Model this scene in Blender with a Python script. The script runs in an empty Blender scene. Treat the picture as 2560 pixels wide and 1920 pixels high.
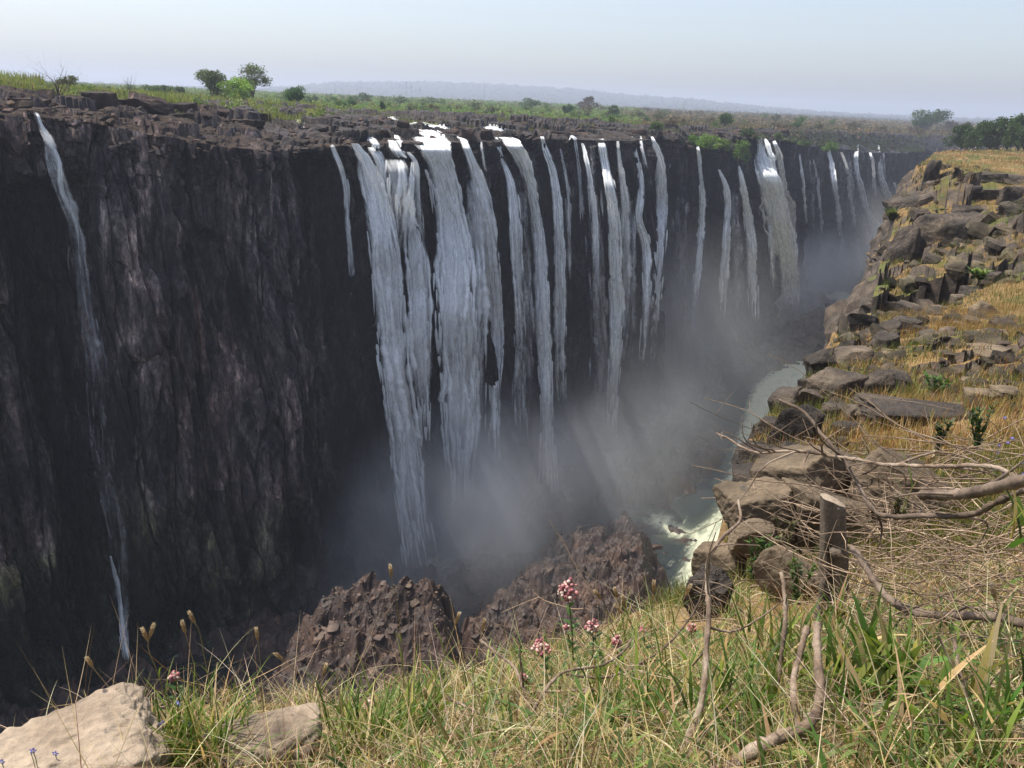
EXPO, SKY, SUN, HAZE, MIST = 1.0, .1, 3.0, .0002, 1
import bpy, math, random
import numpy as np
from mathutils import Matrix, Vector
C = bpy.context.scene.collection
rng = np.random.default_rng(7)
random.seed(7)
PI = math.pi

# ------------------------------------------------------------------ camera and pixel picks (photo is 2560 x 1920)
TH = math.radians(19.4); RO = math.radians(2.2); F = 2000.0
AX = np.array([.59, .81]); AX = AX/np.linalg.norm(AX); NX = np.array([AX[1], -AX[0]])
def ray(x, y):
    u = (x-1280)/F; v = -(y-960)/F
    U = u*math.cos(RO)-v*math.sin(RO); V = u*math.sin(RO)+v*math.cos(RO)
    return np.array([U, math.cos(TH)+V*math.sin(TH), -math.sin(TH)+V*math.cos(TH)])
def at_z(x, y, z):
    d = ray(x, y); return d*z/d[2]
def at_r(x, y, r):
    d = ray(x, y); return d*r/math.hypot(d[0], d[1])
def ac(p): p = np.asarray(p); return p[..., :2]@AX, p[..., :2]@NX
def xy(a, c): return np.stack([a*AX[0]+c*NX[0], a*AX[1]+c*NX[1]], -1)
cam = bpy.data.cameras.new('camera'); cam.sensor_width = 36; cam.lens = 36*F/2560
cam.clip_start = .05; cam.clip_end = 30000
co = bpy.data.objects.new('camera', cam); C.objects.link(co)
Rv = Vector((1, 0, 0)); Uv = Vector((0, math.sin(TH), math.cos(TH))); Fv = Vector((0, math.cos(TH), -math.sin(TH)))
r_ = math.cos(RO)*Rv+math.sin(RO)*Uv; u_ = -math.sin(RO)*Rv+math.cos(RO)*Uv
co.matrix_world = Matrix(((r_.x, u_.x, -Fv.x, 0), (r_.y, u_.y, -Fv.y, 0), (r_.z, u_.z, -Fv.z, 0), (0, 0, 0, 1)))
sc = bpy.context.scene; sc.camera = co

# ------------------------------------------------------------------ render, world, sun
sc.render.engine = 'CYCLES'
cy = sc.cycles
cy.max_bounces = 7; cy.diffuse_bounces = 4; cy.glossy_bounces = 2; cy.transmission_bounces = 3; cy.volume_bounces = 3
cy.transparent_max_bounces = 16; cy.caustics_reflective = False; cy.caustics_refractive = False
cy.use_denoising = True; cy.sample_clamp_indirect = 4; cy.use_adaptive_sampling = True; cy.adaptive_threshold = .015
cy.volume_step_rate = 1.0; cy.volume_max_steps = 256
sc.view_settings.view_transform = 'Standard'; sc.view_settings.look = 'None'; sc.view_settings.gamma = 1
sc.view_settings.exposure = EXPO
sc.render.use_persistent_data = False
SE, SA = math.radians(62), math.radians(-68)
w = bpy.data.worlds.new('World'); sc.world = w; w.use_nodes = True
nt = w.node_tree; bg = nt.nodes['Background']; sk = nt.nodes.new('ShaderNodeTexSky'); sk.sky_type = 'NISHITA'
sk.sun_disc = False; sk.sun_elevation = SE; sk.sun_rotation = SA; sk.air_density = 1.0; sk.dust_density = 4.5; sk.ozone_density = 1.0; sk.altitude = 900
hs = nt.nodes.new('ShaderNodeHueSaturation'); hs.inputs['Saturation'].default_value = .72; nt.links.new(sk.outputs[0], hs.inputs['Color']); nt.links.new(hs.outputs[0], bg.inputs[0]); bg.inputs[1].default_value = SKY
sl = bpy.data.lights.new('sun', 'SUN'); sl.energy = SUN; sl.angle = math.radians(.53); sl.color = (1, .93, .82)
so = bpy.data.objects.new('sun', sl); C.objects.link(so)
sd = Vector((math.sin(SA)*math.cos(SE), math.cos(SA)*math.cos(SE), math.sin(SE)))
so.rotation_euler = sd.to_track_quat('Z', 'Y').to_euler(); so.location = (0, 0, 50)

# ------------------------------------------------------------------ noise
def _h(ix, iy, iz, s):
    n = (ix.astype(np.int64)*374761393+iy.astype(np.int64)*668265263+iz.astype(np.int64)*2147483647+s*1274126177) & 0xffffffff
    n = ((n ^ (n >> 13))*1274126177) & 0xffffffff
    n = ((n ^ (n >> 16))*2246822519) & 0xffffffff
    return ((n ^ (n >> 15)) & 0xffffff)/float(0xffffff)
def vn(x, y, z=None, s=0):
    x = np.asarray(x, float); y = np.asarray(y, float)+x*0; x = x+y*0
    z = np.zeros_like(x) if z is None else np.asarray(z, float)+x*0
    ix, iy, iz = np.floor(x), np.floor(y), np.floor(z); fx, fy, fz = x-ix, y-iy, z-iz
    q = lambda t: t*t*t*(t*(t*6-15)+10)
    fx, fy, fz = q(fx), q(fy), q(fz); r = 0
    for i in (0, 1):
        for j in (0, 1):
            for k in (0, 1):
                r = r+_h(ix+i, iy+j, iz+k, s)*(fx if i else 1-fx)*(fy if j else 1-fy)*(fz if k else 1-fz)
    return r*2-1
def fbm(x, y, z=None, o=4, s=0, g=.5):
    r = 0; A = 1; f = 1; z = 0*np.asarray(x) if z is None else z
    for i in range(o):
        r = r+A*vn(x*f, y*f, z*f, s+i*17); A *= g; f *= 2.03
    return r
def worley(x, y, s=0):
    x = np.asarray(x, float); y = np.asarray(y, float)+x*0; x = x+y*0
    ix, iy = np.floor(x), np.floor(y); f1 = np.full(x.shape, 9.); f2 = f1.copy(); idn = np.zeros(x.shape); gx = np.zeros(x.shape); gy = np.zeros(x.shape)
    for i in (-1, 0, 1):
        for j in (-1, 0, 1):
            cx, cyy = ix+i, iy+j; px = cx+_h(cx, cyy, cx*0, s); py = cyy+_h(cx, cyy, cx*0, s+5)
            d = np.maximum(abs(px-x), abs(py-y))*.6+np.hypot(px-x, py-y)*.4; m = d < f1
            f2 = np.where(m, f1, np.minimum(f2, d)); h = _h(cx, cyy, cx*0, s+9)
            gx = np.where(m, x-px, gx); gy = np.where(m, y-py, gy)
            idn = np.where(m, h, idn); f1 = np.where(m, d, f1)
    return f1, f2, idn, gx, gy
def sm(x, a=0., b=1.):
    t = np.clip((x-a)/(b-a), 0, 1); return t*t*(3-2*t)

# ------------------------------------------------------------------ mesh helpers
def tag(o, label=None, cat=None, group=None, kind=None):
    if label: o['label'] = label
    if cat: o['category'] = cat
    if group: o['group'] = group
    if kind: o['kind'] = kind
    return o
def mesh(name, V, Fc, mat, parent=None, smooth=True, col=None, uv=None, link=True, sub=None):
    V = np.asarray(V, np.float32).reshape(-1, 3); me = bpy.data.meshes.new(name)
    if isinstance(Fc, np.ndarray):
        n = Fc.shape[1]; L = Fc.ravel(); st = np.arange(len(Fc))*n
    else:
        L = np.concatenate([np.asarray(f) for f in Fc]); k = np.array([len(f) for f in Fc]); st = np.concatenate([[0], np.cumsum(k)[:-1]])
    me.vertices.add(len(V)); me.vertices.foreach_set('co', V.ravel())
    me.loops.add(len(L)); me.loops.foreach_set('vertex_index', L.astype(np.int32))
    me.polygons.add(len(st)); me.polygons.foreach_set('loop_start', st.astype(np.int32))
    me.update(calc_edges=True)
    me.polygons.foreach_set('use_smooth', np.full(len(st), smooth))
    if col is not None:
        at = me.color_attributes.new('Col', 'FLOAT_COLOR', 'POINT'); c4 = np.ones((len(V), 4), np.float32); c4[:, :3] = col; at.data.foreach_set('color', c4.ravel())
    if uv is not None:
        ul = me.uv_layers.new(name='UVMap'); ul.data.foreach_set('uv', np.asarray(uv, np.float32)[L].ravel())
    me.materials.append(mat)
    if not link: return me
    o = bpy.data.objects.new(name, me); C.objects.link(o)
    if parent is not None: o.parent = parent
    return o
def gridF(nu, nv, wrap=False):
    i = np.arange(nu-(0 if wrap else 1))[:, None]; j = np.arange(nv-1)[None, :]; i2 = (i+1) % nu
    return np.stack([i*nv+j, i2*nv+j, i2*nv+j+1, i*nv+j+1], -1).reshape(-1, 4)
def empty(name, loc, label=None, cat=None, group=None):
    o = bpy.data.objects.new(name, None); C.objects.link(o); o.location = loc; o.empty_display_size = .2
    tag(o, label, cat, group); return o
class MB:
    """collects pieces with per-vertex colour, built as one mesh"""
    def __init__(s): s.V = []; s.Q = []; s.T = []; s.Cc = []; s.n = 0
    def add(s, V, Fq, col=(1, 1, 1)):
        V = np.asarray(V, float).reshape(-1, 3); Fq = np.asarray(Fq)
        (s.Q if Fq.shape[1] == 4 else s.T).append(Fq+s.n); s.V.append(V)
        c = np.asarray(col, float); s.Cc.append(np.broadcast_to(c, (len(V), 3)) if c.ndim == 1 else c); s.n += len(V)
    def build(s, name, mat, parent=None, smooth=True, origin=None, link=True):
        V = np.concatenate(s.V); 
        if origin is not None: V = V-np.asarray(origin)
        Q = np.concatenate(s.Q) if s.Q else None; T = np.concatenate(s.T) if s.T else None
        if Q is not None and T is not None:
            Fc = list(Q)+list(T)
        else: Fc = Q if Q is not None else T
        return mesh(name, V, Fc, mat, parent, smooth, np.concatenate(s.Cc), link=link)
def tube(P, R, n=6, cap=True):
    P = np.asarray(P, float); R = np.broadcast_to(np.asarray(R, float), (len(P),)); T = np.gradient(P, axis=0)
    T /= np.linalg.norm(T, axis=1)[:, None]+1e-9; ref = np.array([.31, .17, .93]) if abs(T[:, 2]).mean() < .8 else np.array([.93, .31, .1])
    A = np.cross(T, ref); A /= np.linalg.norm(A, axis=1)[:, None]+1e-9; B = np.cross(T, A)
    t = np.arange(n)*2*PI/n
    V = P[:, None]+R[:, None, None]*(A[:, None]*np.cos(t)[None, :, None]+B[:, None]*np.sin(t)[None, :, None])
    m = len(P); i = np.arange(m-1)[:, None]; j = np.arange(n)[None]; j2 = (j+1) % n
    Q = np.stack([i*n+j, i*n+j2, (i+1)*n+j2, (i+1)*n+j], -1).reshape(-1, 4); V = V.reshape(-1, 3)
    if cap and n >= 4:
        V = np.concatenate([V, P[:1], P[-1:]]); k = len(V)
        c = [[k-2, (q+1) % n, q, q] for q in range(n)]  # placeholder tris removed below
        T3 = [[k-2, (q+1) % n, q] for q in range(n)]+[[k-1, (m-1)*n+q, (m-1)*n+(q+1) % n] for q in range(n)]
        return V, Q, np.array(T3)
    return V, Q, None
def spline(P, n):
    P = np.asarray(P, float)
    if len(P) < 3: 
        t = np.linspace(0, 1, n)[:, None]; return P[0]*(1-t)+P[-1]*t
    d = np.r_[0, np.cumsum(np.linalg.norm(np.diff(P, axis=0), axis=1))]; t = np.linspace(0, d[-1], n)
    M = np.gradient(P, d, axis=0); k = np.clip(np.searchsorted(d, t, 'right')-1, 0, len(P)-2); h = (d[k+1]-d[k])[:, None]; u = ((t-d[k])[:, None])/h
    return (2*u**3-3*u**2+1)*P[k]+(u**3-2*u**2+u)*h*M[k]+(-2*u**3+3*u**2)*P[k+1]+(u**3-u**2)*h*M[k+1]

# ------------------------------------------------------------------ materials
def nmat(name):
    m = bpy.data.materials.new(name); m.use_nodes = True; n = m.node_tree; b = n.nodes['Principled BSDF']; b.inputs['Roughness'].default_value = .9
    b.inputs['Specular IOR Level'].default_value = .25
    return m, n, b
def N(n, t, **k):
    x = n.nodes.new('ShaderNode'+t)
    for a, v in k.items():
        if a[0] == '_': x.inputs[a[1:].replace('_', ' ')].default_value = v
        else: setattr(x, a, v)
    return x
def noise(n, vec, scale, det=4, rough=.55, sc3=None, dist=0):
    if sc3 is not None:
        mp = N(n, 'Mapping'); mp.inputs['Scale'].default_value = sc3; n.links.new(vec, mp.inputs[0]); vec = mp.outputs[0]
    t = N(n, 'TexNoise', _Scale=scale, _Detail=det, _Roughness=rough, _Distortion=dist); n.links.new(vec, t.inputs['Vector']); return t.outputs[0]
def ramp(n, fac, stops, interp='LINEAR'):
    r = N(n, 'ValToRGB'); r.color_ramp.interpolation = interp; e = r.color_ramp.elements
    while len(e) < len(stops): e.new(.5)
    for q, (p, c) in zip(e, stops): q.position = p; q.color = (*c, 1) if len(c) == 3 else c
    n.links.new(fac, r.inputs[0]); return r.outputs[0]
def mixc(n, fac, a, b, mode='MIX'):
    m = N(n, 'Mix', data_type='RGBA', blend_type=mode); 
    for s, v in ((0, fac), (6, a), (7, b)):
        if hasattr(v, 'links'): n.links.new(v, m.inputs[s])
        else: m.inputs[s].default_value = v if s == 0 else (*v, 1)
    return m.outputs[2]
def mth(n, op, a, b=0., c=None, clamp=False):
    m = N(n, 'Math', operation=op, use_clamp=clamp)
    for s, v in ((0, a), (1, b), (2, c)):
        if v is None: continue
        if hasattr(v, 'links'): n.links.new(v, m.inputs[s])
        else: m.inputs[s].default_value = v
    return m.outputs[0]
def bump(n, b, h, st, dist, prev=None):
    x = N(n, 'Bump', _Strength=st, _Distance=dist); n.links.new(h, x.inputs['Height'])
    if prev is not None: n.links.new(prev, x.inputs['Normal'])
    n.links.new(x.outputs[0], b.inputs['Normal']); return x.outputs[0]
def geo(n): return N(n, 'NewGeometry').outputs['Position']
def rockmat(name, cols, s1, s2, bs, bd, rough=.85, sc3=(1, 1, 1), crack=0, spec=.25, lichen=None):
    m, n, b = nmat(name); p = geo(n)
    a = noise(n, p, s1, 5, .6, sc3); f = noise(n, p, s2, 6, .7)
    c = ramp(n, a, [(.3, cols[0]), (.5, cols[1]), (.7, cols[2])])
    c = mixc(n, .55, c, ramp(n, f, [(.3, (.45, .45, .45)), (.7, (1.45, 1.4, 1.35))]), 'MULTIPLY')
    if lichen:
        l = noise(n, p, s1*2.3, 5, .65); c = mixc(n, ramp(n, l, [(.6, (0, 0, 0)), (.68, (1, 1, 1))]), c, lichen)
    h = f
    if crack:
        v = N(n, 'TexVoronoi', feature='DISTANCE_TO_EDGE', _Scale=crack); mp = N(n, 'Mapping'); mp.inputs['Scale'].default_value = sc3
        n.links.new(p, mp.inputs[0]); n.links.new(mp.outputs[0], v.inputs['Vector']); e = ramp(n, v.outputs[0], [(0, (0, 0, 0)), (.05, (1, 1, 1))])
        c = mixc(n, e, mixc(n, 1., c, (.45, .42, .4), 'MULTIPLY'), c); h = mth(n, 'ADD', mth(n, 'MULTIPLY', e, .6), f)
    n.links.new(c, b.inputs['Base Color']); bump(n, b, h, bs, bd); b.inputs['Roughness'].default_value = rough; b.inputs['Specular IOR Level'].default_value = spec
    return m
def vcolrock(m):
    n = m.node_tree; b = n.nodes['Principled BSDF']; l = b.inputs['Base Color'].links[0]; a = N(n, 'Attribute', attribute_name='Col'); c = mixc(n, 1., l.from_socket, a.outputs[0], 'MULTIPLY'); n.links.new(c, b.inputs['Base Color']); return m
def leafmat(name, trans=.35, rough=.55, spec=.3, tint=None):
    m, n, b = nmat(name); a = N(n, 'Attribute', attribute_name='Col'); c = a.outputs[0]
    if tint:
        oi = N(n, 'ObjectInfo'); c = mixc(n, 1., c, ramp(n, oi.outputs['Random'], tint), 'MULTIPLY')
    n.links.new(c, b.inputs['Base Color']); b.inputs['Roughness'].default_value = rough; b.inputs['Specular IOR Level'].default_value = spec
    t = N(n, 'BsdfTranslucent'); n.links.new(mixc(n, 1., c, (1.1, 1.15, .7), 'MULTIPLY'), t.inputs[0]); x = N(n, 'MixShader'); x.inputs[0].default_value = trans
    n.links.new(b.outputs[0], x.inputs[1]); n.links.new(t.outputs[0], x.inputs[2]); n.links.new(x.outputs[0], n.nodes['Material Output'].inputs[0]); return m
M = {}
M['warm'] = rockmat('tan_rock', [(.06, .047, .034), (.15, .115, .078), (.27, .21, .14)], 1.6, 14, .8, .03, lichen=(.09, .075, .06))
M['pale'] = rockmat('pale_rock', [(.13, .1, .075), (.34, .27, .2), (.46, .38, .29)], 3, 22, .8, .02, lichen=(.12, .105, .09))
M['slope'] = rockmat('weathered_basalt', [(.028, .025, .023), (.075, .062, .052), (.19, .15, .11)], .4, 3.2, .9, .22)
M['rubble'] = rockmat('brown_rubble', [(.018, .013, .012), (.055, .034, .026), (.12, .07, .045)], .16, 2.4, .6, .2, rough=.6, spec=.45)
M['rubble_v'] = vcolrock(rockmat('broken_brown_stones', [(.016, .011, .009), (.06, .036, .025), (.15, .09, .058)], .5, 3.5, .7, .1, rough=.55, spec=.4))
M['slope_v'] = vcolrock(rockmat('broken_slope_stones', [(.025, .022, .018), (.075, .062, .046), (.19, .155, .11)], .6, 4, .8, .08))
M['rim_v'] = vcolrock(rockmat('river_bed_stone', [(.015, .011, .01), (.05, .033, .026), (.11, .07, .05)], .5, 3, .7, .1))
M['dark'] = rockmat('wet_dark_rock', [(.012, .013, .016), (.028, .027, .028), (.055, .047, .042)], .12, 1.3, .6, .3, rough=.4, spec=.5)
M['leaf'] = leafmat('leaves', tint=[(0, (1.35, 1.4, 1.25)), (1, (2.0, 1.95, 1.5))])
M['grass'] = leafmat('grass_blades', .4)
M['wood'] = rockmat('dead_wood', [(.07, .05, .04), (.22, .16, .115), (.42, .34, .27)], 14, 110, 1., .004)
M['bark'] = rockmat('tree_bark', [(.07, .05, .04), (.11, .085, .07), (.16, .13, .11)], 1, 9, .5, .02)
M['wood_dark'] = rockmat('dark_dead_wood', [(.06, .045, .035), (.14, .105, .08), (.26, .2, .155)], 9, 70, .8, .003)
M['col'] = leafmat('painted_matter', .05, .8)
# ------------------------------------------------------------------ far rim: a curve seen from the camera, so radius and height are given by azimuth
FLOOR = -105.0
_rim = np.array([  # along-gorge a, across c, lip height
 (-160, -170, -2.5), (-60, -158, -2.5), (0, -142, -2.5), (30, -138, -2.6), (50, -137, -3.3), (56, -136, -4.7), (66, -135, -5.2), (75, -133, -7), (90, -131, -9.6), (104, -129.5, -10.7), (117, -128, -9.7),
 (136, -128, -9.2), (166, -128, -9.4), (186, -128, -9.2), (220, -128, -9.7), (250, -128, -9.6), (270, -129, -11.5), (286, -131, -14.5), (305, -131, -14.5), (325, -130, -11.5), (343, -130, -10.9), (400, -136, -13),
 (447, -141, -16), (543, -148, -20.5), (592, -150, -23.5), (680, -146, -26), (740, -120, -26), (775, -70, -25), (790, 0, -24), (800, 120, -20), (820, 400, -15), (820, 900, -15)])
_k = np.concatenate([np.linspace(i, i+1, 40, endpoint=False) for i in range(len(_rim)-1)])
_rp = np.stack([np.interp(_k, np.arange(len(_rim)), _rim[:, q]) for q in range(3)], 1)
_rxy = xy(_rp[:, 0], _rp[:, 1]); _raz = np.arctan2(_rxy[:, 0], _rxy[:, 1]); _rr = np.hypot(_rxy[:, 0], _rxy[:, 1])
_o = np.argsort(_raz); _raz = _raz[_o]; _rr = _rr[_o]; _rz = _rp[_o, 2]
def rim_at(az):
    return np.interp(az, _raz, _rr), np.interp(az, _raz, _rz)
ZPA = np.radians([-60, -33, -24, -15, 0, 10, 18, 25, 34, 60]); ZPV = np.array([-2.2, -2.3, -3.4, -5, -6, -8.5, -10.5, -15, -13, -12.])
def zplat(az): return np.interp(az, ZPA, ZPV)
def hillh(az, r):
    d = np.degrees(az)
    h = np.interp(d, [-45, -34, -26, -18, -16, -12, -6, -1, 4, 7, 11, 15, 20, 28, 40], [14, 16, 13, 14, 30, 66, 84, 84, 74, 58, 54, 30, 14, 12, 8])
    h = h*(1+.03*vn(d*1.3, d*0))+2.2*vn(d*5, d*0, s=3)
    return 1.75*h*sm(r, 4200, 7600)
def plat_z(az, r):
    R, z = rim_at(az); t = r-R
    tw = np.interp(np.degrees(az), [-40, -30, -10, 5, 30], [26, 30, 60, 60, 30])
    return z+(zplat(az)-z)*(.35*np.clip(t/tw, 0, 1)+.65*sm(t, 0, tw))+hillh(az, r)
def pol(az, r): return r*np.sin(az), r*np.cos(az)
def hit_plat(px, py, lo=60, hi=7000):
    d = ray(px, py); az = math.atan2(d[0], d[1]); h = math.hypot(d[0], d[1]); R, _ = rim_at(np.array([az]))
    rr = np.geomspace(R[0]+.5, hi, 1500); zz = plat_z(np.full(1500, az), rr); ok = np.nonzero(d[2]/h*rr <= zz)[0]
    r = rr[ok[0]] if len(ok) else hi; x, y = pol(az, r); return np.array([x, y, float(plat_z(np.array([az]), np.array([r]))[0])]), r
_A = np.concatenate([np.radians(np.linspace(-46, -33.5, 60, endpoint=False)), np.radians(np.linspace(-33.5, 28, 1300, endpoint=False)), np.radians(np.linspace(28, 60, 120))])
R0, Z0 = rim_at(_A); X0, Y0 = pol(_A, R0); S0 = np.r_[0, np.cumsum(np.hypot(np.diff(X0), np.diff(Y0)))]
tx = np.gradient(X0, S0); ty = np.gradient(Y0, S0); kk = np.ones(25)/25
tx = np.convolve(np.pad(tx, 12, 'edge'), kk, 'valid'); ty = np.convolve(np.pad(ty, 12, 'edge'), kk, 'valid'); q = np.hypot(tx, ty); tx /= q; ty /= q
NXx, NYy = ty, -tx   # towards the gorge
A0 = X0*AX[0]+Y0*AX[1]
def s_of_a(a): return np.interp(a, A0[A0 < 700], S0[A0 < 700])
SLOPE = lambda a: np.interp(a, [40, 80, 117, 290, 400, 450, 700], [1, 5, 14, 13, 9, 3, 2])
def slope_off(a, f):
    return SLOPE(a)*(f**1.25)
# recesses / buttresses in the wall read off the photograph: (along a, half width, depth, z top, z bottom)
REC = [(59, 5.5, 9, -14, -100), (46, 5, -2.5, -3, -85), (112, 5, 5, -12, -108), (104, 2.2, 4, -30, -95), (97, 3, -2, -40, -108), (74, 6, -2.5, -30, -75), (79.5, .8, 2.6, -25, -90), (144, 5, 2, -5, -108), (156, 4, 2, -5, -100), (200, 5, 3, -6, -108), (176, 4, 2.5, -6, -108), (262, 12, 5, -12, -108), (303, 8, 6, -14, -108), (325, 8, -5, -12, -108), (420, 20, 6, -12, -108), (244, 6, -1.5, -12, -60)]
def wall_disp(s, z, a):
    d = 6.*fbm(s/24, z/150, s=1, o=3)+1.6*fbm(s/7, z/60, s=3, o=2)
    for (ra, rw, rd, zt, zb) in REC:
        d = d-rd*np.exp(-((a-ra+.8*vn(z/9, z*0+ra, s=8)*np.sign(rw))/rw)**4)*sm(z, zt+1.5, zt-2.5)*sm(z, zb-3, zb+3)
    fade = sm(-z, 5, 16)
    wx = s+1.2*fbm(s/6, z/30, s=2, o=2)
    f1, f2, idn, gx, gy = worley(wx/4.6, z/38, 11); d = d+fade*(idn-.5)*4.2-2.2*np.exp(-((f2-f1)/.06)**2)
    f1, f2, idn, gx, gy = worley(wx/1.7+9, z/13, 12); d = d+(idn-.5)*1.8-.5*np.exp(-((f2-f1)/.09)**2)+gx*.9
    f1, f2, idn, gx, gy = worley(s/.8, z/1.9, 14); d = d+(idn-.5)*.45
    d = d+.7*fbm(s/2.2, z/11, s=5, o=4)
    top = 1-sm(-z, 9, 24); f1, f2, idn, gx, gy = worley(s/3.2, z/1.6, 15); d = d+top*(idn-.6)*2.4
    low = sm(-z, 82, 104); d = d+low*(4*fbm(s/7, z/7, s=6, o=4)+2.5)
    return d
def terr_h(x, y, t):   # broken basalt blocks on the river bed above the lip
    f1, f2, idn, gx, gy = worley(x/5.5+.4*vn(x/3, y/3), y/5.5, 21); h = (idn**1.6)*2.3*(1-sm(f1, .42, .6))
    f1, f2, i2, gx, gy = worley(x/1.9, y/1.9, 22); h = h+(i2-.4)*.6
    h = h+.5*fbm(x/9, y/9, s=23, o=4)
    return h
# --- cliff: river bed strip, lip, and wall in one sheet
TT = np.concatenate([np.geomspace(130, 14, 50), np.linspace(13.5, .4, 30)])
G = []
for t in TT:
    r = R0+t; x, y = pol(_A, r); z = plat_z(_A, r); k = sm(t, 0, 5)*.75+.25
    z = z+terr_h(x, y, t)*k*(1-sm(t, 70, 120)); b = wall_disp(S0, Z0, A0)*(1-sm(t, 0, 9))
    G.append(np.stack([x+NXx*b, y+NYy*b, z], 1))
NW = 330; ff = np.linspace(0, 1, NW)**1.06
for f in ff:
    z = Z0+(FLOOR-5-Z0)*f; b = wall_disp(S0, z, A0)+slope_off(A0, f)
    G.append(np.stack([X0+NXx*b, Y0+NYy*b, z+.25*vn(S0/2, z/2)*(f > 0)], 1))
G = np.stack(G, 1)
def wallmat():
    m, n, b = nmat('shaded_basalt_cliff'); p = geo(n)
    a = noise(n, p, .05, 4, .6, (1, 1, .35)); s1 = noise(n, p, .24, 7, .68, (1, 1, .24), .4); f = noise(n, p, 1.1, 7, .72, (1, 1, .4)); g = noise(n, p, 3.5, 4, .6, (1, 1, .3))
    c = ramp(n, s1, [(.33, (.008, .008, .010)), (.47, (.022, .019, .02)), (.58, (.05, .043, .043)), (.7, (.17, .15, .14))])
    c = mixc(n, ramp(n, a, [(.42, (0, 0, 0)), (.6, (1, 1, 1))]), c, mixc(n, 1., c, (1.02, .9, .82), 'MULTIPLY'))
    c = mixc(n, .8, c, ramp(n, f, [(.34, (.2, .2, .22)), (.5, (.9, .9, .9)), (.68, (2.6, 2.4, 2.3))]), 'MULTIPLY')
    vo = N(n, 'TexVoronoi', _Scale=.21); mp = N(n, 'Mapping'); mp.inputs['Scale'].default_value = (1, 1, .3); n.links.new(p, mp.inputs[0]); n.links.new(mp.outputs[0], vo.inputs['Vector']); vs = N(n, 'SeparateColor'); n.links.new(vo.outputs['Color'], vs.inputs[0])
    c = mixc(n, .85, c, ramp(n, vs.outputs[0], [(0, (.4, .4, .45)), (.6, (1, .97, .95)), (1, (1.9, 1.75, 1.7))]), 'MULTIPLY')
    at = N(n, 'Attribute', attribute_name='Col'); ws = N(n, 'SeparateColor'); n.links.new(at.outputs[0], ws.inputs[0]); wet = ws.outputs[0]
    c = mixc(n, ws.outputs[1], c, mixc(n, 1., c, (.75, .95, .5), 'MULTIPLY')); c = mixc(n, wet, mixc(n, 1., c, (3.6, 3.6, 3.65), 'MULTIPLY'), mixc(n, 1., c, (.75, .88, .95), 'MULTIPLY'))
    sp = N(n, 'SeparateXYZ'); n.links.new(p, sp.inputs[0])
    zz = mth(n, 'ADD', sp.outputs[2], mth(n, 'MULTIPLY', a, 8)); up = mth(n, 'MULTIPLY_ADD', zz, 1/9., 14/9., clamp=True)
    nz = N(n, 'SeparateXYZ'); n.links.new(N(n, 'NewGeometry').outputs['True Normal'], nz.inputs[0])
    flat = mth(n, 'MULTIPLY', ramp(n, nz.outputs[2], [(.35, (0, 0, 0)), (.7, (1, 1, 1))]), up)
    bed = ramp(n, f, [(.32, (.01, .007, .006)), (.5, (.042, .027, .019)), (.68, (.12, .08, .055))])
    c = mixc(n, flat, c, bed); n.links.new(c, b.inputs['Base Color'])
    h = mth(n, 'ADD', mth(n, 'MULTIPLY', f, .7), mth(n, 'MULTIPLY', g, .3)); bump(n, b, h, 1., 1.1)
    n.links.new(mth(n, 'MULTIPLY_ADD', wet, -.45, .92), b.inputs['Roughness']); b.inputs['Specular IOR Level'].default_value = .3
    return m
M['wall'] = wallmat()
nr = G.shape[1]
aG = G[..., 0]*AX[0]+G[..., 1]*AX[1]; zG = G[..., 2]; wn = .5*fbm(aG/9, zG/14, s=7, o=3)
WET = np.clip(sm(aG+6*wn, 103, 112)+np.exp(-((aG-59+4*wn)/6.5)**4)*sm(-zG, 6, 14)+sm(-zG+14*wn, 78, 96), 0, 1); GRN = sm(-zG+20*wn, 66, 84)*(1-sm(aG, 75, 100))*.9
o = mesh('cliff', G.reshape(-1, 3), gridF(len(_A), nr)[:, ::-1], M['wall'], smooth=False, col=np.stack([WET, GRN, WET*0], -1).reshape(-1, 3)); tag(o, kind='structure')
print('cliff verts', len(G.reshape(-1, 3)))
# --- plateau behind the river bed out to the horizon
def platmat():
    m, n, b = nmat('dry_savanna_ground'); p = geo(n); a = noise(n, p, .02, 5, .6); f = noise(n, p, .4, 5, .65)
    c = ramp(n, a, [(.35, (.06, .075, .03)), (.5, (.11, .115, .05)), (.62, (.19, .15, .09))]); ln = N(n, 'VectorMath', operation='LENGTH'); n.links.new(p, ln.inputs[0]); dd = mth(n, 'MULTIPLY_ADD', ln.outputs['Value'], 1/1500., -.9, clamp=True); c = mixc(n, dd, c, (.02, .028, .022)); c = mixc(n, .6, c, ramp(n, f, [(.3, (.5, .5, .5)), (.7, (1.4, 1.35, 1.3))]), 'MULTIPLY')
    n.links.new(c, b.inputs['Base Color']); bump(n, b, f, .6, .6); return m
M['plat'] = platmat()
AP = np.radians(np.linspace(-50, 62, 300)); RT = np.geomspace(60, 12000, 110)
RR, _ = rim_at(AP); P = []
for t in RT:
    r = RR+t; x, y = pol(AP, r); P.append(np.stack([x, y, plat_z(AP, r)+.5*fbm(x/30, y/30, s=31, o=3)-.35*(1-sm(t, 60, 110))*1], 1))
P = np.stack(P, 1)
o = mesh('plateau', P.reshape(-1, 3), gridF(len(AP), len(RT)), M['plat']); tag(o, kind='structure')

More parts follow.
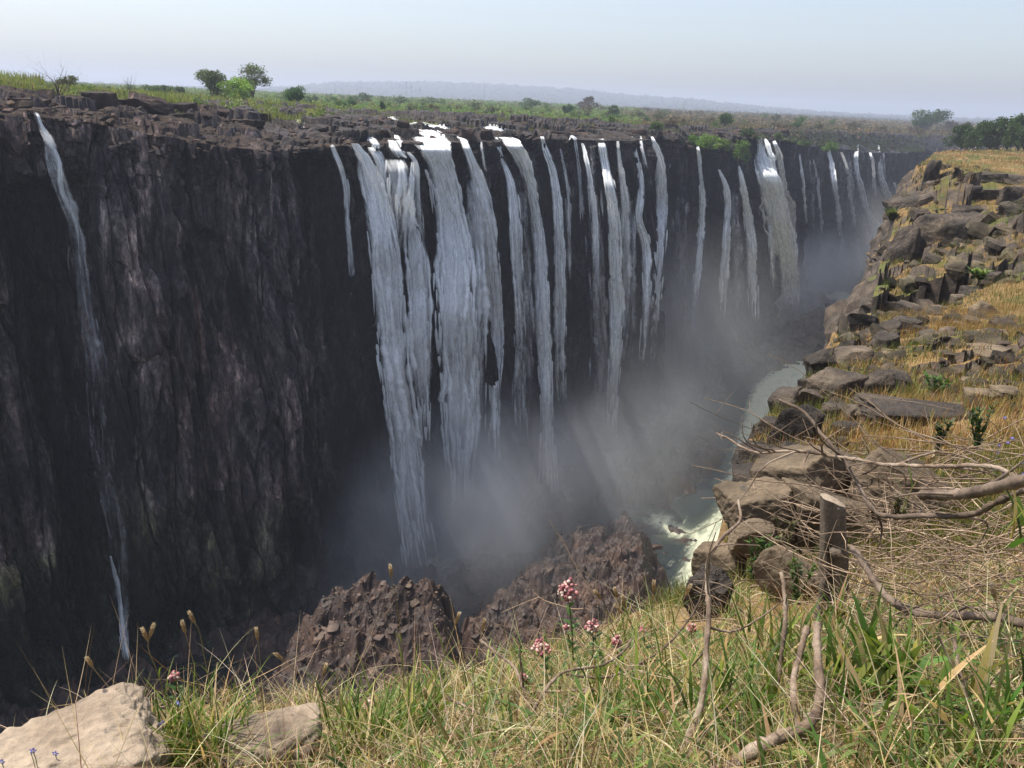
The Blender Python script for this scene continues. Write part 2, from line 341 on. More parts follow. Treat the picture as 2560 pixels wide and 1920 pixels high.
# ------------------------------------------------------------------ gorge floor, boulders of the floor and river
def inpoly_dist(a, c, poly):
    """signed distance to a polygon in plan (positive inside)"""
    P = np.asarray(poly); ins = np.zeros(a.shape, bool); D = np.full(a.shape, 1e9)
    for i in range(len(P)):
        (x1, y1), (x2, y2) = P[i-1], P[i]
        dx, dy = x2-x1, y2-y1; t = np.clip(((a-x1)*dx+(c-y1)*dy)/(dx*dx+dy*dy+1e-9), 0, 1); D = np.minimum(D, np.hypot(a-x1-t*dx, c-y1-t*dy))
        ins ^= ((y1 > c) != (y2 > c)) & (a < (x2-x1)*(c-y1)/(y2-y1+1e-12)+x1)
    return np.where(ins, D, -D)
def picks(L, z): return [tuple(float(v) for v in ac(at_z(x, y, z))) for x, y in L]
SPUR = picks([(650, 1850), (640, 1700), (665, 1630), (740, 1545), (860, 1482), (960, 1458), (1122, 1452), (1130, 1495), (1110, 1560), (1180, 1600), (1235, 1650), (1240, 1760), (1200, 1900), (700, 1900)], -74)
MID = picks([(1165, 1560), (1200, 1500), (1300, 1405), (1480, 1300), (1560, 1290), (1630, 1330), (1640, 1400), (1610, 1460), (1570, 1550), (1500, 1640), (1300, 1680), (1200, 1640)], -95)
WETB = picks([(1080, 1450), (1160, 1390), (1240, 1370), (1330, 1380), (1290, 1440), (1200, 1470), (1110, 1500)], -101)
LOWL = picks([(600, 1600), (700, 1540), (880, 1500), (900, 1560), (700, 1700), (560, 1700)], -101)
FARB = picks([(1950, 830), (2000, 790), (2060, 765), (2180, 770), (2230, 830), (2150, 880), (2040, 880), (1960, 900)], -100)
FARC = picks([(2090, 680), (2110, 640), (2200, 640), (2260, 690), (2180, 700)], -95)
MID2 = picks([(1480, 1160), (1560, 1090), (1700, 1080), (1790, 1120), (1740, 1190), (1620, 1230), (1500, 1230)], -103)
RIVER = picks([(1640, 1600), (1700, 1480), (1745, 1330), (1800, 1280), (1830, 1180), (1850, 1080), (1890, 970), (1960, 905), (2040, 860), (2300, 850), (2300, 1300), (2000, 1500), (1900, 1750)], -105)
SPX = np.array(SPUR[6])-np.array(SPUR[2]); SPX = SPX/np.linalg.norm(SPX)
def floor_h(a, c):
    r = fbm(a/14, c/14, s=41, o=5); f1, f2, idn, gx, gy = worley(a/3.2, c/3.2, 42); f3, f4, id2, g1, g2 = worley(a/1.5+.5*vn(a/2, c/2), c/1.1, 43); f5, f6, id3, g3, g4 = worley(a/7+.3*vn(a/5, c/5, s=3), c/6, 44)
    rough = (idn-.5)*.9+gx*.5+(id2-.5)*.45+(id3-.5)*2.6+g3*2.4-g4*1.5+.8*fbm(a/2.6, c/2.0, s=45, o=4, g=.45)
    h = FLOOR-1.2+1.5*r+.35*rough
    wl = sm(np.interp(a, [-100, 40, 120, 290, 450, 700], [-134, -134, -113, -116, -138, -146])+9+3*r-c, -5, 6); h = h+wl*(3+1.5*r+.8*rough)
    for poly, top, wid, rg in ((SPUR, -73.5, 8.5, 1.25), (MID, -95, 9, 1.0), (WETB, -101, 7, .9), (LOWL, -101.5, 6, .8), (FARB, -101, 14, 1.), (FARC, -96, 14, 1.2), (MID2, -102.5, 12, .8)):
        d = inpoly_dist(a, c, poly)+r*2.5; k = sm(d, -wid*(.75+.6*(wid == 8.5)), wid*.25); top = top-(np.clip((SPUR[6][0]-a)*SPX[0]+(SPUR[6][1]-c)*SPX[1], 0, 40)*.2 if wid == 8.5 else 0); h = np.maximum(h, FLOOR-2+(top-FLOOR+2)*k+rough*rg*sm(k, 0, .3)+r*1.2*k)
    d = inpoly_dist(a, c, RIVER); h = h-3.5*sm(d, 0, 3)
    return h
ga = np.concatenate([np.arange(-40, 30, 2.), np.arange(30, 150, .33), np.arange(150, 220, .6), np.geomspace(220, 900, 320)]); gc = np.concatenate([np.arange(-160, -112, .8), np.arange(-112, -36, .36), np.arange(-36, 10, 4)])
ga2, gc2 = np.meshgrid(ga, gc, indexing='ij'); hz = floor_h(ga2, gc2); pxy = xy(ga2, gc2)
# the spur leans down to its left and front
da, dc = ga2-SPUR[0][0], gc2
o = mesh('gorge_floor', np.concatenate([pxy, hz[..., None]], -1).reshape(-1, 3), gridF(len(ga), len(gc))[:, ::-1], M['rubble'], smooth=False); tag(o, kind='structure')
def watermat():
    m, n, b = nmat('river_water'); p = geo(n); sp = N(n, 'SeparateXYZ')
    mp = N(n, 'Mapping'); mp.inputs['Rotation'].default_value = (0, 0, math.radians(36)); n.links.new(p, mp.inputs[0]); q = mp.outputs[0]
    a = noise(n, q, .045, 5, .65, (1, .35, 1)); f = noise(n, q, .5, 6, .7, (1.2, .4, 1), .6); at = N(n, 'Attribute', attribute_name='Col'); r = N(n, 'SeparateColor'); n.links.new(at.outputs[0], r.inputs[0])
    foam = mth(n, 'ADD', mth(n, 'MULTIPLY_ADD', a, .9, -.35), mth(n, 'MULTIPLY_ADD', f, 1.6, -.8)); foam = mth(n, 'ADD', foam, r.outputs[0], clamp=True)
    c = mixc(n, ramp(n, foam, [(.35, (0, 0, 0)), (.85, (1, 1, 1))]), mixc(n, r.outputs[0], (.022, .03, .026), (.26, .3, .19)), (.66, .68, .5)); n.links.new(c, b.inputs['Base Color'])
    b.inputs['Roughness'].default_value = .25; b.inputs['Specular IOR Level'].default_value = .5; bump(n, b, f, .5, .3); return m
M['water'] = watermat()
wa, wc = np.meshgrid(np.arange(-60, 900, 2.), np.arange(-165, 5, 2.), indexing='ij'); wd = inpoly_dist(wa, wc, RIVER)
foam = .75*sm(wd, -3, 2)
WFOAM = [(at_z(x, y, -105), rr, k) for x, y, rr, k in ((1080, 1412, 9, .5), (1180, 1340, 9, .35), (2030, 735, 26, .9), (2120, 715, 30, .8), (1380, 1230, 8, .3), (1650, 1300, 5, .6), (2070, 900, 10, .5), (1690, 1330, 4, .6))]
for p_, rr, k in WFOAM:
    a_, c_ = ac(p_); foam = foam+k*np.exp(-((wa-a_)**2+(wc-c_)**2)/rr**2)
wp = xy(wa, wc); cc = np.repeat(np.clip(foam, 0, 1).reshape(-1, 1), 3, 1)
o = mesh('water', np.concatenate([wp, np.full(wa.shape+(1,), FLOOR)+(.15*vn(wa/3, wc/2))[..., None]], -1).reshape(-1, 3), gridF(*wa.shape)[:, ::-1], M['water'], col=cc); tag(o, kind='structure')
# ------------------------------------------------------------------ near rim and the slope on our side
_nr = np.array([(-30, -5), (-8, -2.6), (.6, -2.2), (1.1, -2.4), (2.1, -2.15), (2.9, -2.05), (4, -2.05), (5.6, -2.05), (9.5, -3.2), (13.3, -4.3), (19.3, -5.3), (31, -7.3), (44, -9.1), (68, -13.9), (98, -19.7), (128, -25), (167, -31), (256, -44), (326, -48.5), (500, -52), (900, -52)])
def Rn(a): return np.interp(a, _nr[:, 0], _nr[:, 1])
CP = np.array([(0, 0, -1.55), (-1.4, 1.7, -1.8), (-1.2, 2.2, -2.02), (-.8, 2.3, -2.12), (-.5, 3, -2.62), (.1, 3.5, -2.72), (.6, 4.5, -3.25), (1.6, 5.8, -3.85), (.1, 1.6, -1.62), (1.1, 1.3, -1.22), (1.9, 2.6, -1.75), (1.5, 3.2, -2.3), (1.3, 4.3, -2.9),
 (2.7, 4.8, -2.75), (3, 9.5, -4.5), (4.3, 13.3, -5.5), (5.7, 8.2, -3.35), (7.1, 18.7, -6.4), (13.8, 20.8, -6.2), (12.4, 29.5, -8.2), (24.4, 37.8, -8.1), (18.6, 41, -9.2), (28.9, 63.8, -13), (36, 62, -10.6), (42.4, 67.8, -9.4), (41.8, 90.9, -13.5),
 (52, 88, -10.5), (60, 122, -9), (55.2, 117.7, -11.5), (77.9, 128.2, -8.6), (73.5, 153.3, -8.6), (103, 171.4, -8.3), (115.5, 232.9, -9.6), (153, 292.3, -11), (180, 270, -9.5), (-1, -3, -1.2), (4, 0, -.9), (10, 8, -2.4), (25, 22, -5.5), (60, 60, -7.5), (160, 150, -7.5), (300, 400, -12), (300, 200, -8), (400, 650, -17), (-6, -2, -2)])
def _wq(x, y):
    r = np.hypot(x, y); k = np.log1p(r)/(r+1e-6); return x*k, y*k
_cx, _cy = _wq(CP[:, 0], CP[:, 1]); _D = np.hypot(_cx[:, None]-_cx[None], _cy[:, None]-_cy[None])
_K = _D+np.eye(len(CP))*-.02; _K = np.block([[_D+.01*np.eye(len(CP)), np.ones((len(CP), 1)), _cx[:, None], _cy[:, None]], [np.ones((1, len(CP))), np.zeros((1, 3))], [_cx[None], np.zeros((1, 3))], [_cy[None], np.zeros((1, 3))]])
_W = np.linalg.solve(_K, np.r_[CP[:, 2], 0, 0, 0])
def zbase(x, y):
    x = np.asarray(x, float); y = np.asarray(y, float); u, v = _wq(x, y); r = _W[-3]+_W[-2]*u+_W[-1]*v
    for i in range(len(CP)): r = r+_W[i]*np.hypot(u-_cx[i], v-_cy[i])
    return r
def zn(x, y, detail=True):
    x = np.asarray(x, float); y = np.asarray(y, float); z = zbase(x, y); r = np.hypot(x, y); L = np.clip(r*.09, .12, 6)
    z = z+.018*np.clip(r, 1, 60)*fbm(x/3.1, y/3.1, s=51, o=3)*np.clip(3/(r+.1), .15, 1)+.05*np.clip(r, 0, 12)*vn(x/14, y/14, s=52)*sm(r, 6, 20)
    if detail:
        k = sm(fbm(x/17, y/17, s=53, o=3), .05, .35)*sm(r, 9, 22)*(1-sm(r, 110, 160)); a, c = ac(np.stack([x, y], -1)); t = c-Rn(a)
        k = np.maximum(k, (1-sm(t, .5, 2+r*.09))*sm(r, 7, 12)*.9)
        f1, f2, idn, gx, gy = worley(x/2.6, y/2.6, 54); z = z+k*((idn-.45)*1.5*np.clip(r/40, .25, 1)+gx*.5*np.clip(r/40, .2, 1))
        f1, f2, idn, gx, gy = worley(x/.9, y/.9, 55); z = z+k*(idn-.5)*.45*np.clip(r/30, .2, 1)
        f1, f2, idn, gx, gy = worley(x/8+.3*vn(x/4, y/4), y/8, 57); k2 = sm(r, 36, 60)*(1-sm(r, 125, 165))*sm(fbm(x/28, y/28, s=58, o=2), -.25, .15)*(1-sm(t, 26, 40)); z = z+k2*((idn-.55)*6.2+gx*1.6) if detail else z
    z = z+.03*fbm(x/.35, y/.35, s=56, o=2)*(1-sm(r, 6, 12))
    return z
def hit_near(px, py, r0=.9, r1=700, dz=0):
    d = ray(px, py); h = math.hypot(d[0], d[1]); rr = np.geomspace(r0, r1, 2500); x, y = d[0]/h*rr, d[1]/h*rr; a, c = ac(np.stack([x, y], -1))
    ok = np.nonzero((d[2]/h*rr <= zn(x, y, False)+dz) & (c > Rn(a)-.15-rr*.01))[0]
    if not len(ok): return None, None
    i = ok[0]; return np.array([x[i], y[i], float(zn(x[i], y[i]))]), rr[i]
an = np.concatenate([np.arange(-7, 8, .055), 8*np.exp(np.arange(0, math.log(900/8.), .0095))])
tn = np.concatenate([np.arange(0, 5, .05), 5*np.exp(np.arange(0, math.log(110), .03))])
a2, t2 = np.meshgrid(an, tn, indexing='ij'); c2 = Rn(a2)+t2; p2 = xy(a2, c2); z2 = zn(p2[..., 0], p2[..., 1])
top = np.concatenate([p2, z2[..., None]], -1)
zr = z2[:, 0]; rows = []
dep = np.concatenate([[.05, .15, .3, .5, .8, 1.2, 1.7, 2.3, 3, 4], np.geomspace(5, 106, 60)])
rr0 = np.hypot(top[:, 0, 0], top[:, 0, 1])
for d_ in dep[::-1]:
    zz = np.maximum(zr-d_, FLOOR-4); kx = np.clip(rr0/40, .16, 1)
    f1, f2, idn, gx, gy = worley(an/3.5, zz/4+an*0, 61); off = -(.015+.145*sm(an, 14, 60))*d_-.2*min(d_, 1.)*sm(an, 6, 14)+kx*sm(d_, 0, 3)*((idn-.5)*2.4-gx)+kx*min(d_, 5)*.3*vn(an/9, zz/14, s=62)
    f1, f2, idn, gx, gy = worley(an/1.1, zz/1.3+an*0, 63); off = off+kx*sm(d_, 0, 1)*(idn-.5)*.7
    q = xy(an, Rn(an)+off); rows.append(np.concatenate([q, zz[:, None]], 1))
low = np.stack(rows, 1); NG = np.concatenate([low, top], 1)
def nearmat():
    m, n, b = nmat('grassy_slope_soil'); p = geo(n); A = noise(n, p, .16, 5, .65); B = noise(n, p, .9, 5, .7); D = noise(n, p, 9, 5, .7); nz = N(n, 'SeparateXYZ'); n.links.new(N(n, 'NewGeometry').outputs['True Normal'], nz.inputs[0])
    straw = ramp(n, B, [(.3, (.085, .055, .025)), (.5, (.2, .125, .05)), (.7, (.3, .2, .09))]); green = ramp(n, D, [(.3, (.05, .06, .015)), (.7, (.13, .14, .04))])
    c = mixc(n, ramp(n, A, [(.48, (0, 0, 0)), (.6, (1, 1, 1))]), straw, green)
    rock = ramp(n, B, [(.3, (.03, .026, .023)), (.5, (.08, .065, .053)), (.72, (.17, .13, .1))]); st = mth(n, 'SUBTRACT', nz.outputs[2], mth(n, 'MULTIPLY', B, .25))
    c = mixc(n, ramp(n, st, [(.56, (1, 1, 1)), (.7, (0, 0, 0))]), c, rock); c = mixc(n, .7, c, ramp(n, D, [(.3, (.45, .45, .45)), (.7, (1.4, 1.4, 1.4))]), 'MULTIPLY')
    n.links.new(c, b.inputs['Base Color']); bump(n, b, mth(n, 'ADD', mth(n, 'MULTIPLY', D, .3), B), .5, .08); return m
M['near'] = nearmat()
o = mesh('ground', NG.reshape(-1, 3), gridF(*NG.shape[:2])[:, ::-1], M['near'], smooth=False); tag(o, kind='structure')
print('near verts', NG.size//3)
# ------------------------------------------------------------------ waterfalls
_mono = _rp[:, 0] < 741
def c_rim(a): return np.interp(a, _rp[_mono, 0], _rp[_mono, 1])
def z_rim(a): return np.interp(a, _rp[_mono, 0], _rp[_mono, 2])
def hit_wall(px, py, off):
    d = ray(px, py); R, _ = rim_at(np.array([math.atan2(d[0], d[1])])); h = math.hypot(d[0], d[1])
    rr = np.linspace(R[0]*.7, R[0]*1.06, 300); P_ = d[None]/h*rr[:, None]; a, c = ac(P_); z = P_[:, 2]; f = np.clip((z-z_rim(a))/(FLOOR-5-z_rim(a)), 0, 1)
    g = c-(c_rim(a)+slope_off(a, f)+off); i = int(np.argmin(abs(g))); j = min(i+1, 299) if g[i] > 0 else max(i-1, 0); k = g[i]/(g[i]-g[j]+1e-12) if g[i]*g[j] < 0 else 0; r = rr[i]+k*(rr[j]-rr[i])
    return d/h*r, r, z[i] > z_rim(a[i])-.4
def fallmat():
    m, n, b = nmat('falling_water'); p = geo(n); at = N(n, 'Attribute', attribute_name='Col'); s = N(n, 'SeparateColor'); n.links.new(at.outputs[0], s.inputs[0])
    edge, dens, prog = s.outputs[0], s.outputs[1], s.outputs[2]
    uvn = N(n, 'UVMap'); uv = uvn.outputs[0]
    st = noise(n, uv, 1.1, 5, .7, (1, .06, 1), .4); cl = noise(n, uv, .5, 6, .75, (1.2, .28, 1), 1.0); fi = noise(n, uv, 2.2, 6, .8, (1, .4, 1), .6)
    v = mth(n, 'ADD', mth(n, 'MULTIPLY', st, .55), mth(n, 'ADD', mth(n, 'MULTIPLY', cl, .35), mth(n, 'MULTIPLY', fi, .32)))
    k = mth(n, 'MULTIPLY', edge, dens); x = mth(n, 'ADD', v, mth(n, 'MULTIPLY_ADD', mth(n, 'MULTIPLY', edge, mth(n, 'MULTIPLY_ADD', dens, .62, .38)), .85, -1.03))
    al = mth(n, 'MULTIPLY', x, 2.9, clamp=True); al = mth(n, 'MULTIPLY', al, mth(n, 'MULTIPLY_ADD', dens, .62, .38, clamp=True))
    c = ramp(n, cl, [(.3, (.55, .62, .72)), (.44, (.96, .985, 1.0))]); n.links.new(c, b.inputs['Base Color']); b.inputs['Roughness'].default_value = .7
    bump(n, b, mth(n, 'ADD', fi, cl), .45, .4)
    tl = N(n, 'BsdfTranslucent'); n.links.new(c, tl.inputs[0]); mx = N(n, 'MixShader'); mx.inputs[0].default_value = .12; n.links.new(b.outputs[0], mx.inputs[1]); n.links.new(tl.outputs[0], mx.inputs[2])
    tr = N(n, 'BsdfTransparent'); m2 = N(n, 'MixShader'); n.links.new(al, m2.inputs[0]); n.links.new(tr.outputs[0], m2.inputs[1]); n.links.new(mx.outputs[0], m2.inputs[2]); n.links.new(m2.outputs[0], n.nodes['Material Output'].inputs[0]); return m
M['fall'] = fallmat()
def fall(pts, dens, label, fade=.25, jet=1.3, wv=.045):
    pts = np.array(pts, float); n = max(24, int(abs(pts[-1, 1]-pts[0, 1])/3.2)); q = spline(pts[:, :3], n); q[:, 2] = np.interp(np.linspace(0, 1, n), np.r_[0, np.cumsum(np.hypot(*np.diff(pts[:, :2], axis=0).T))]/np.sum(np.hypot(*np.diff(pts[:, :2], axis=0).T)), pts[:, 2])
    # how far the rock sticks out along the path, kept from moving inward quickly
    offs = np.zeros(n); on = np.zeros(n, bool)
    for i, (px, py, w_) in enumerate(q):
        p, r, top_ = hit_wall(px, py, 1.5); a, c = ac(p); hw = w_*r/F*.5; aa = a+np.linspace(-hw, hw, 5)*1.3; z = np.full(5, p[2])
        offs[i] = np.max(wall_disp(s_of_a(aa), z, aa)); on[i] = top_
    o2 = offs.copy()
    for i in range(1, n): o2[i] = max(o2[i], o2[i-1]-.06)
    o2 = np.convolve(np.pad(np.maximum.reduce([np.roll(np.pad(o2, 6, 'edge'), k_)[6:-6] for k_ in range(-6, 7)]), 15, 'edge'), np.hanning(33)[1:-1]/np.hanning(33)[1:-1].sum(), 'valid')
    cen = []; rr = []
    for i, (px, py, w_) in enumerate(q):
        p, r, top_ = hit_wall(px, py, o2[i]+.4+(.4+jet*min(1, w_/30))*min(1, i/n*9)**.6)
        if top_:
            p2, r2 = hit_plat(px, py+3)
            if r2 < r*1.25: p, r = p2+np.array([0, 0, .5]), r2
        cen.append(p); rr.append(r)
    cen = np.array(cen); rr = np.array(rr)
    for _ in range(5): cen[1:-1] = (cen[:-2]+2*cen[1:-1]+cen[2:])/4
    hw = q[:, 2]*rr/F*.5*1.1; vw = cen/np.linalg.norm(cen, axis=1)[:, None]; side = np.cross(vw, [0, 0, 1.]); side /= np.linalg.norm(side, axis=1)[:, None]
    tng = np.array([AX[0], AX[1], 0]); lat = side+.7*tng; lat /= np.linalg.norm(lat, axis=1)[:, None]; lat /= (lat*side).sum(1)[:, None]
    front = np.cross(lat, [0, 0, 1.]); front *= -np.sign((front*vw).sum(1))[:, None]; front /= np.linalg.norm(front, axis=1)[:, None]
    m = 18; t = np.arange(m)*2*PI/m; L = np.r_[0, np.cumsum(np.linalg.norm(np.diff(cen, axis=0), axis=1))]
    U = np.cos(t)[None]*hw[:, None]; seed = random.random()*90; d = 1+wv*vn(U/ .9+seed, L[:, None]/3.5+t[None]*0, s=71)+wv*.8*vn(U/.4, L[:, None]/1.6, s=72)
    cosn = np.cos(t)[None]*(1+.12*vn(L[:, None]/5+seed, t[None]*0+np.sign(np.cos(t))[None]*3))
    V = cen[:, None]+lat[:, None]*(cosn*hw[:, None]*d)[..., None]+front[:, None]*(np.sin(t)[None]*np.clip(hw*.45, .25, 3)[:, None]*d)[..., None]
    ed = np.clip(1.12*(1-abs(np.cos(t))**2.6), 0, 1)[None]*np.ones((n, 1))*np.where(np.sin(t) < 0, .75, 1)[None]; pr = np.linspace(0, 1, n)[:, None]
    dn = np.interp(pr[:, 0], [0, .04, 1-fade, 1], [.75, 1, 1, .35])[:, None]*np.ones((1, m))*np.interp(pr[:, 0], np.linspace(0, 1, len(np.atleast_1d(dens))), np.atleast_1d(dens))[:, None]
    col = np.stack([ed, np.clip(dn, 0, 1.2), pr*np.ones((1, m))], -1).reshape(-1, 3)
    uv = np.stack([(t[None]/PI*hw[:, None]*1.2*2+seed*7), np.ones((1, m))*L[:, None]+seed*31], -1).reshape(-1, 2)
    i = np.arange(n-1)[:, None]; j = np.arange(m)[None]; j2 = (j+1) % m; Fq = np.stack([i*m+j, i*m+j2, (i+1)*m+j2, (i+1)*m+j], -1).reshape(-1, 4)
    col[:, 1] *= .88; V = V.reshape(-1, 3); Vs, Fs, Cs, Us = [V], [Fq], [col], [uv]; nv = len(V); wm = hw.mean(); c3 = col.copy(); c3[:, 1] *= .42; V3 = (V.reshape(n, m, 3)-cen[:, None])*np.linspace(1.15, 1.75, n)[:, None, None]+cen[:, None]-front[:, None]*.3; Vs.append(V3.reshape(-1, 3)); Fs.append(Fq+nv); Cs.append(c3); Us.append(uv*1.0+17); nv += len(V); den = np.interp(np.linspace(0, 1, n), np.linspace(0, 1, len(np.atleast_1d(dens))), np.atleast_1d(dens))
    K = int(np.clip(wm*1.8*np.mean(den)+1, 2, 15)); S7 = 8; t7 = np.arange(S7)*2*PI/S7; ar = np.arange(n)
    for k in range(K):   # separate strands of water that start, thin out and end at different heights
        e = (k+.5+random.uniform(-.45, .45))/K*2-1; e *= .84; k0 = 0 if random.random() < .6 else int(n*random.uniform(.02, .3)); k1 = n-1 if random.random() < .55 else int(n*random.uniform(.55, .97)); ks = ar[k0:k1+1]
        if len(ks) < 8: continue
        sd = random.uniform(0, 99); lk = L[ks]; e_ = e+.16*vn(lk/11+sd, lk*0)+.05*vn(lk/3, lk*0+sd); u = np.linspace(0, 1, len(ks)); w7 = random.uniform(.5, 1.15)*wm/K*1.25+.12+rr[ks]/F*.7
        w7 = w7*(.55+.6*u)*(1+.5*vn(lk/4+sd, lk*0, s=9)+.35*vn(lk/1.2+sd, lk*0, s=10))*np.clip((1-u)*7, .12, 1)*np.clip(u*14+.3, 0, 1); ce = cen[ks]+lat[ks]*(e_*hw[ks])[:, None]+front[ks]*(np.sqrt(np.clip(1-e_**2, 0, 1))*np.clip(hw[ks]*.45, .25, 3)*random.uniform(.75, 1.2))[:, None]
        vv = ce[:, None]+side[ks][:, None]*(np.cos(t7)[None]*w7[:, None])[..., None]+front[ks][:, None]*(np.sin(t7)[None]*w7[:, None]*.6)[..., None]
        Vs.append(vv.reshape(-1, 3)); ii = np.arange(len(ks)-1)[:, None]; jj = np.arange(S7)[None]; Fs.append(np.stack([ii*S7+jj, ii*S7+(jj+1) % S7, (ii+1)*S7+(jj+1) % S7, (ii+1)*S7+jj], -1).reshape(-1, 4)+nv); nv += len(ks)*S7
        g = np.clip(den[ks]*random.uniform(.7, 1.3)*(1+.45*vn(lk/6+sd, lk*0, s=4)), .05, 1.15); ed7 = np.clip(1.15*(1-abs(np.cos(t7))**2), .12, 1); Cs.append(np.stack([np.tile(ed7, (len(ks), 1)), np.repeat(g[:, None], S7, 1), np.repeat(u[:, None], S7, 1)], -1).reshape(-1, 3)); Us.append(np.stack([np.tile(t7/PI, (len(ks), 1))*w7[:, None]+sd, np.repeat(lk[:, None], S7, 1)+sd], -1).reshape(-1, 2))
    nst = int(min(200, L[-1]*hw.mean()*.45*float(np.mean(dens))))
    for _ in range(nst):   # loose falling clots of water, pointed below
        k = random.randint(int(n*.12), n-3); ln_ = random.uniform(3, 11); k2 = min(n-1, k+max(2, int(ln_/(L[-1]/n)))); ks = np.linspace(k, k2, 6); ki = ks.astype(int)
        e = random.uniform(-.93, .93); ce = cen[ki]+(ks-ki)[:, None]*(cen[np.minimum(ki+1, n-1)]-cen[ki])+lat[ki]*(e*hw[ki])[:, None]+front[ki]*(math.sqrt(max(0, 1-min(1, abs(e))**2))*np.clip(hw[ki]*.45, .25, 3)*random.uniform(.6, 1.25))[:, None]
        w0 = random.uniform(.1, .26)*min(1.3, .5+hw.mean()/5)*(1+cen[k, 1]/600); prof = np.array([.5, 1, .85, .6, .32, .03])*w0; tt = np.arange(5)*2*PI/5
        vv = ce[:, None]+side[ki][:, None]*(np.cos(tt)[None]*prof[:, None])[..., None]+front[ki][:, None]*(np.sin(tt)[None]*prof[:, None])[..., None]
        Vs.append(vv.reshape(-1, 3)); ii = np.arange(5)[:, None]; jj = np.arange(5)[None]; Fs.append(np.stack([ii*5+jj, ii*5+(jj+1) % 5, (ii+1)*5+(jj+1) % 5, (ii+1)*5+jj], -1).reshape(-1, 4)+nv); nv += 30
        Cs.append(np.tile([[1, float(np.interp(k/n, np.linspace(0, 1, len(np.atleast_1d(dens))), np.atleast_1d(dens)))*.95, .5]], (30, 1))); Us.append(np.stack([np.tile(np.arange(5)*w0*.6, 6)+e*9, np.repeat(L[ki], 5)+_], -1))
    V, Fq, col, uv = np.concatenate(Vs), np.concatenate(Fs), np.concatenate(Cs), np.concatenate(Us)
    org = cen[0]; o = mesh('waterfall', V-org, Fq, M['fall'], col=col, uv=uv); o.location = org
    tag(o, label, 'waterfall', 'waterfalls pouring over the far wall'); return o
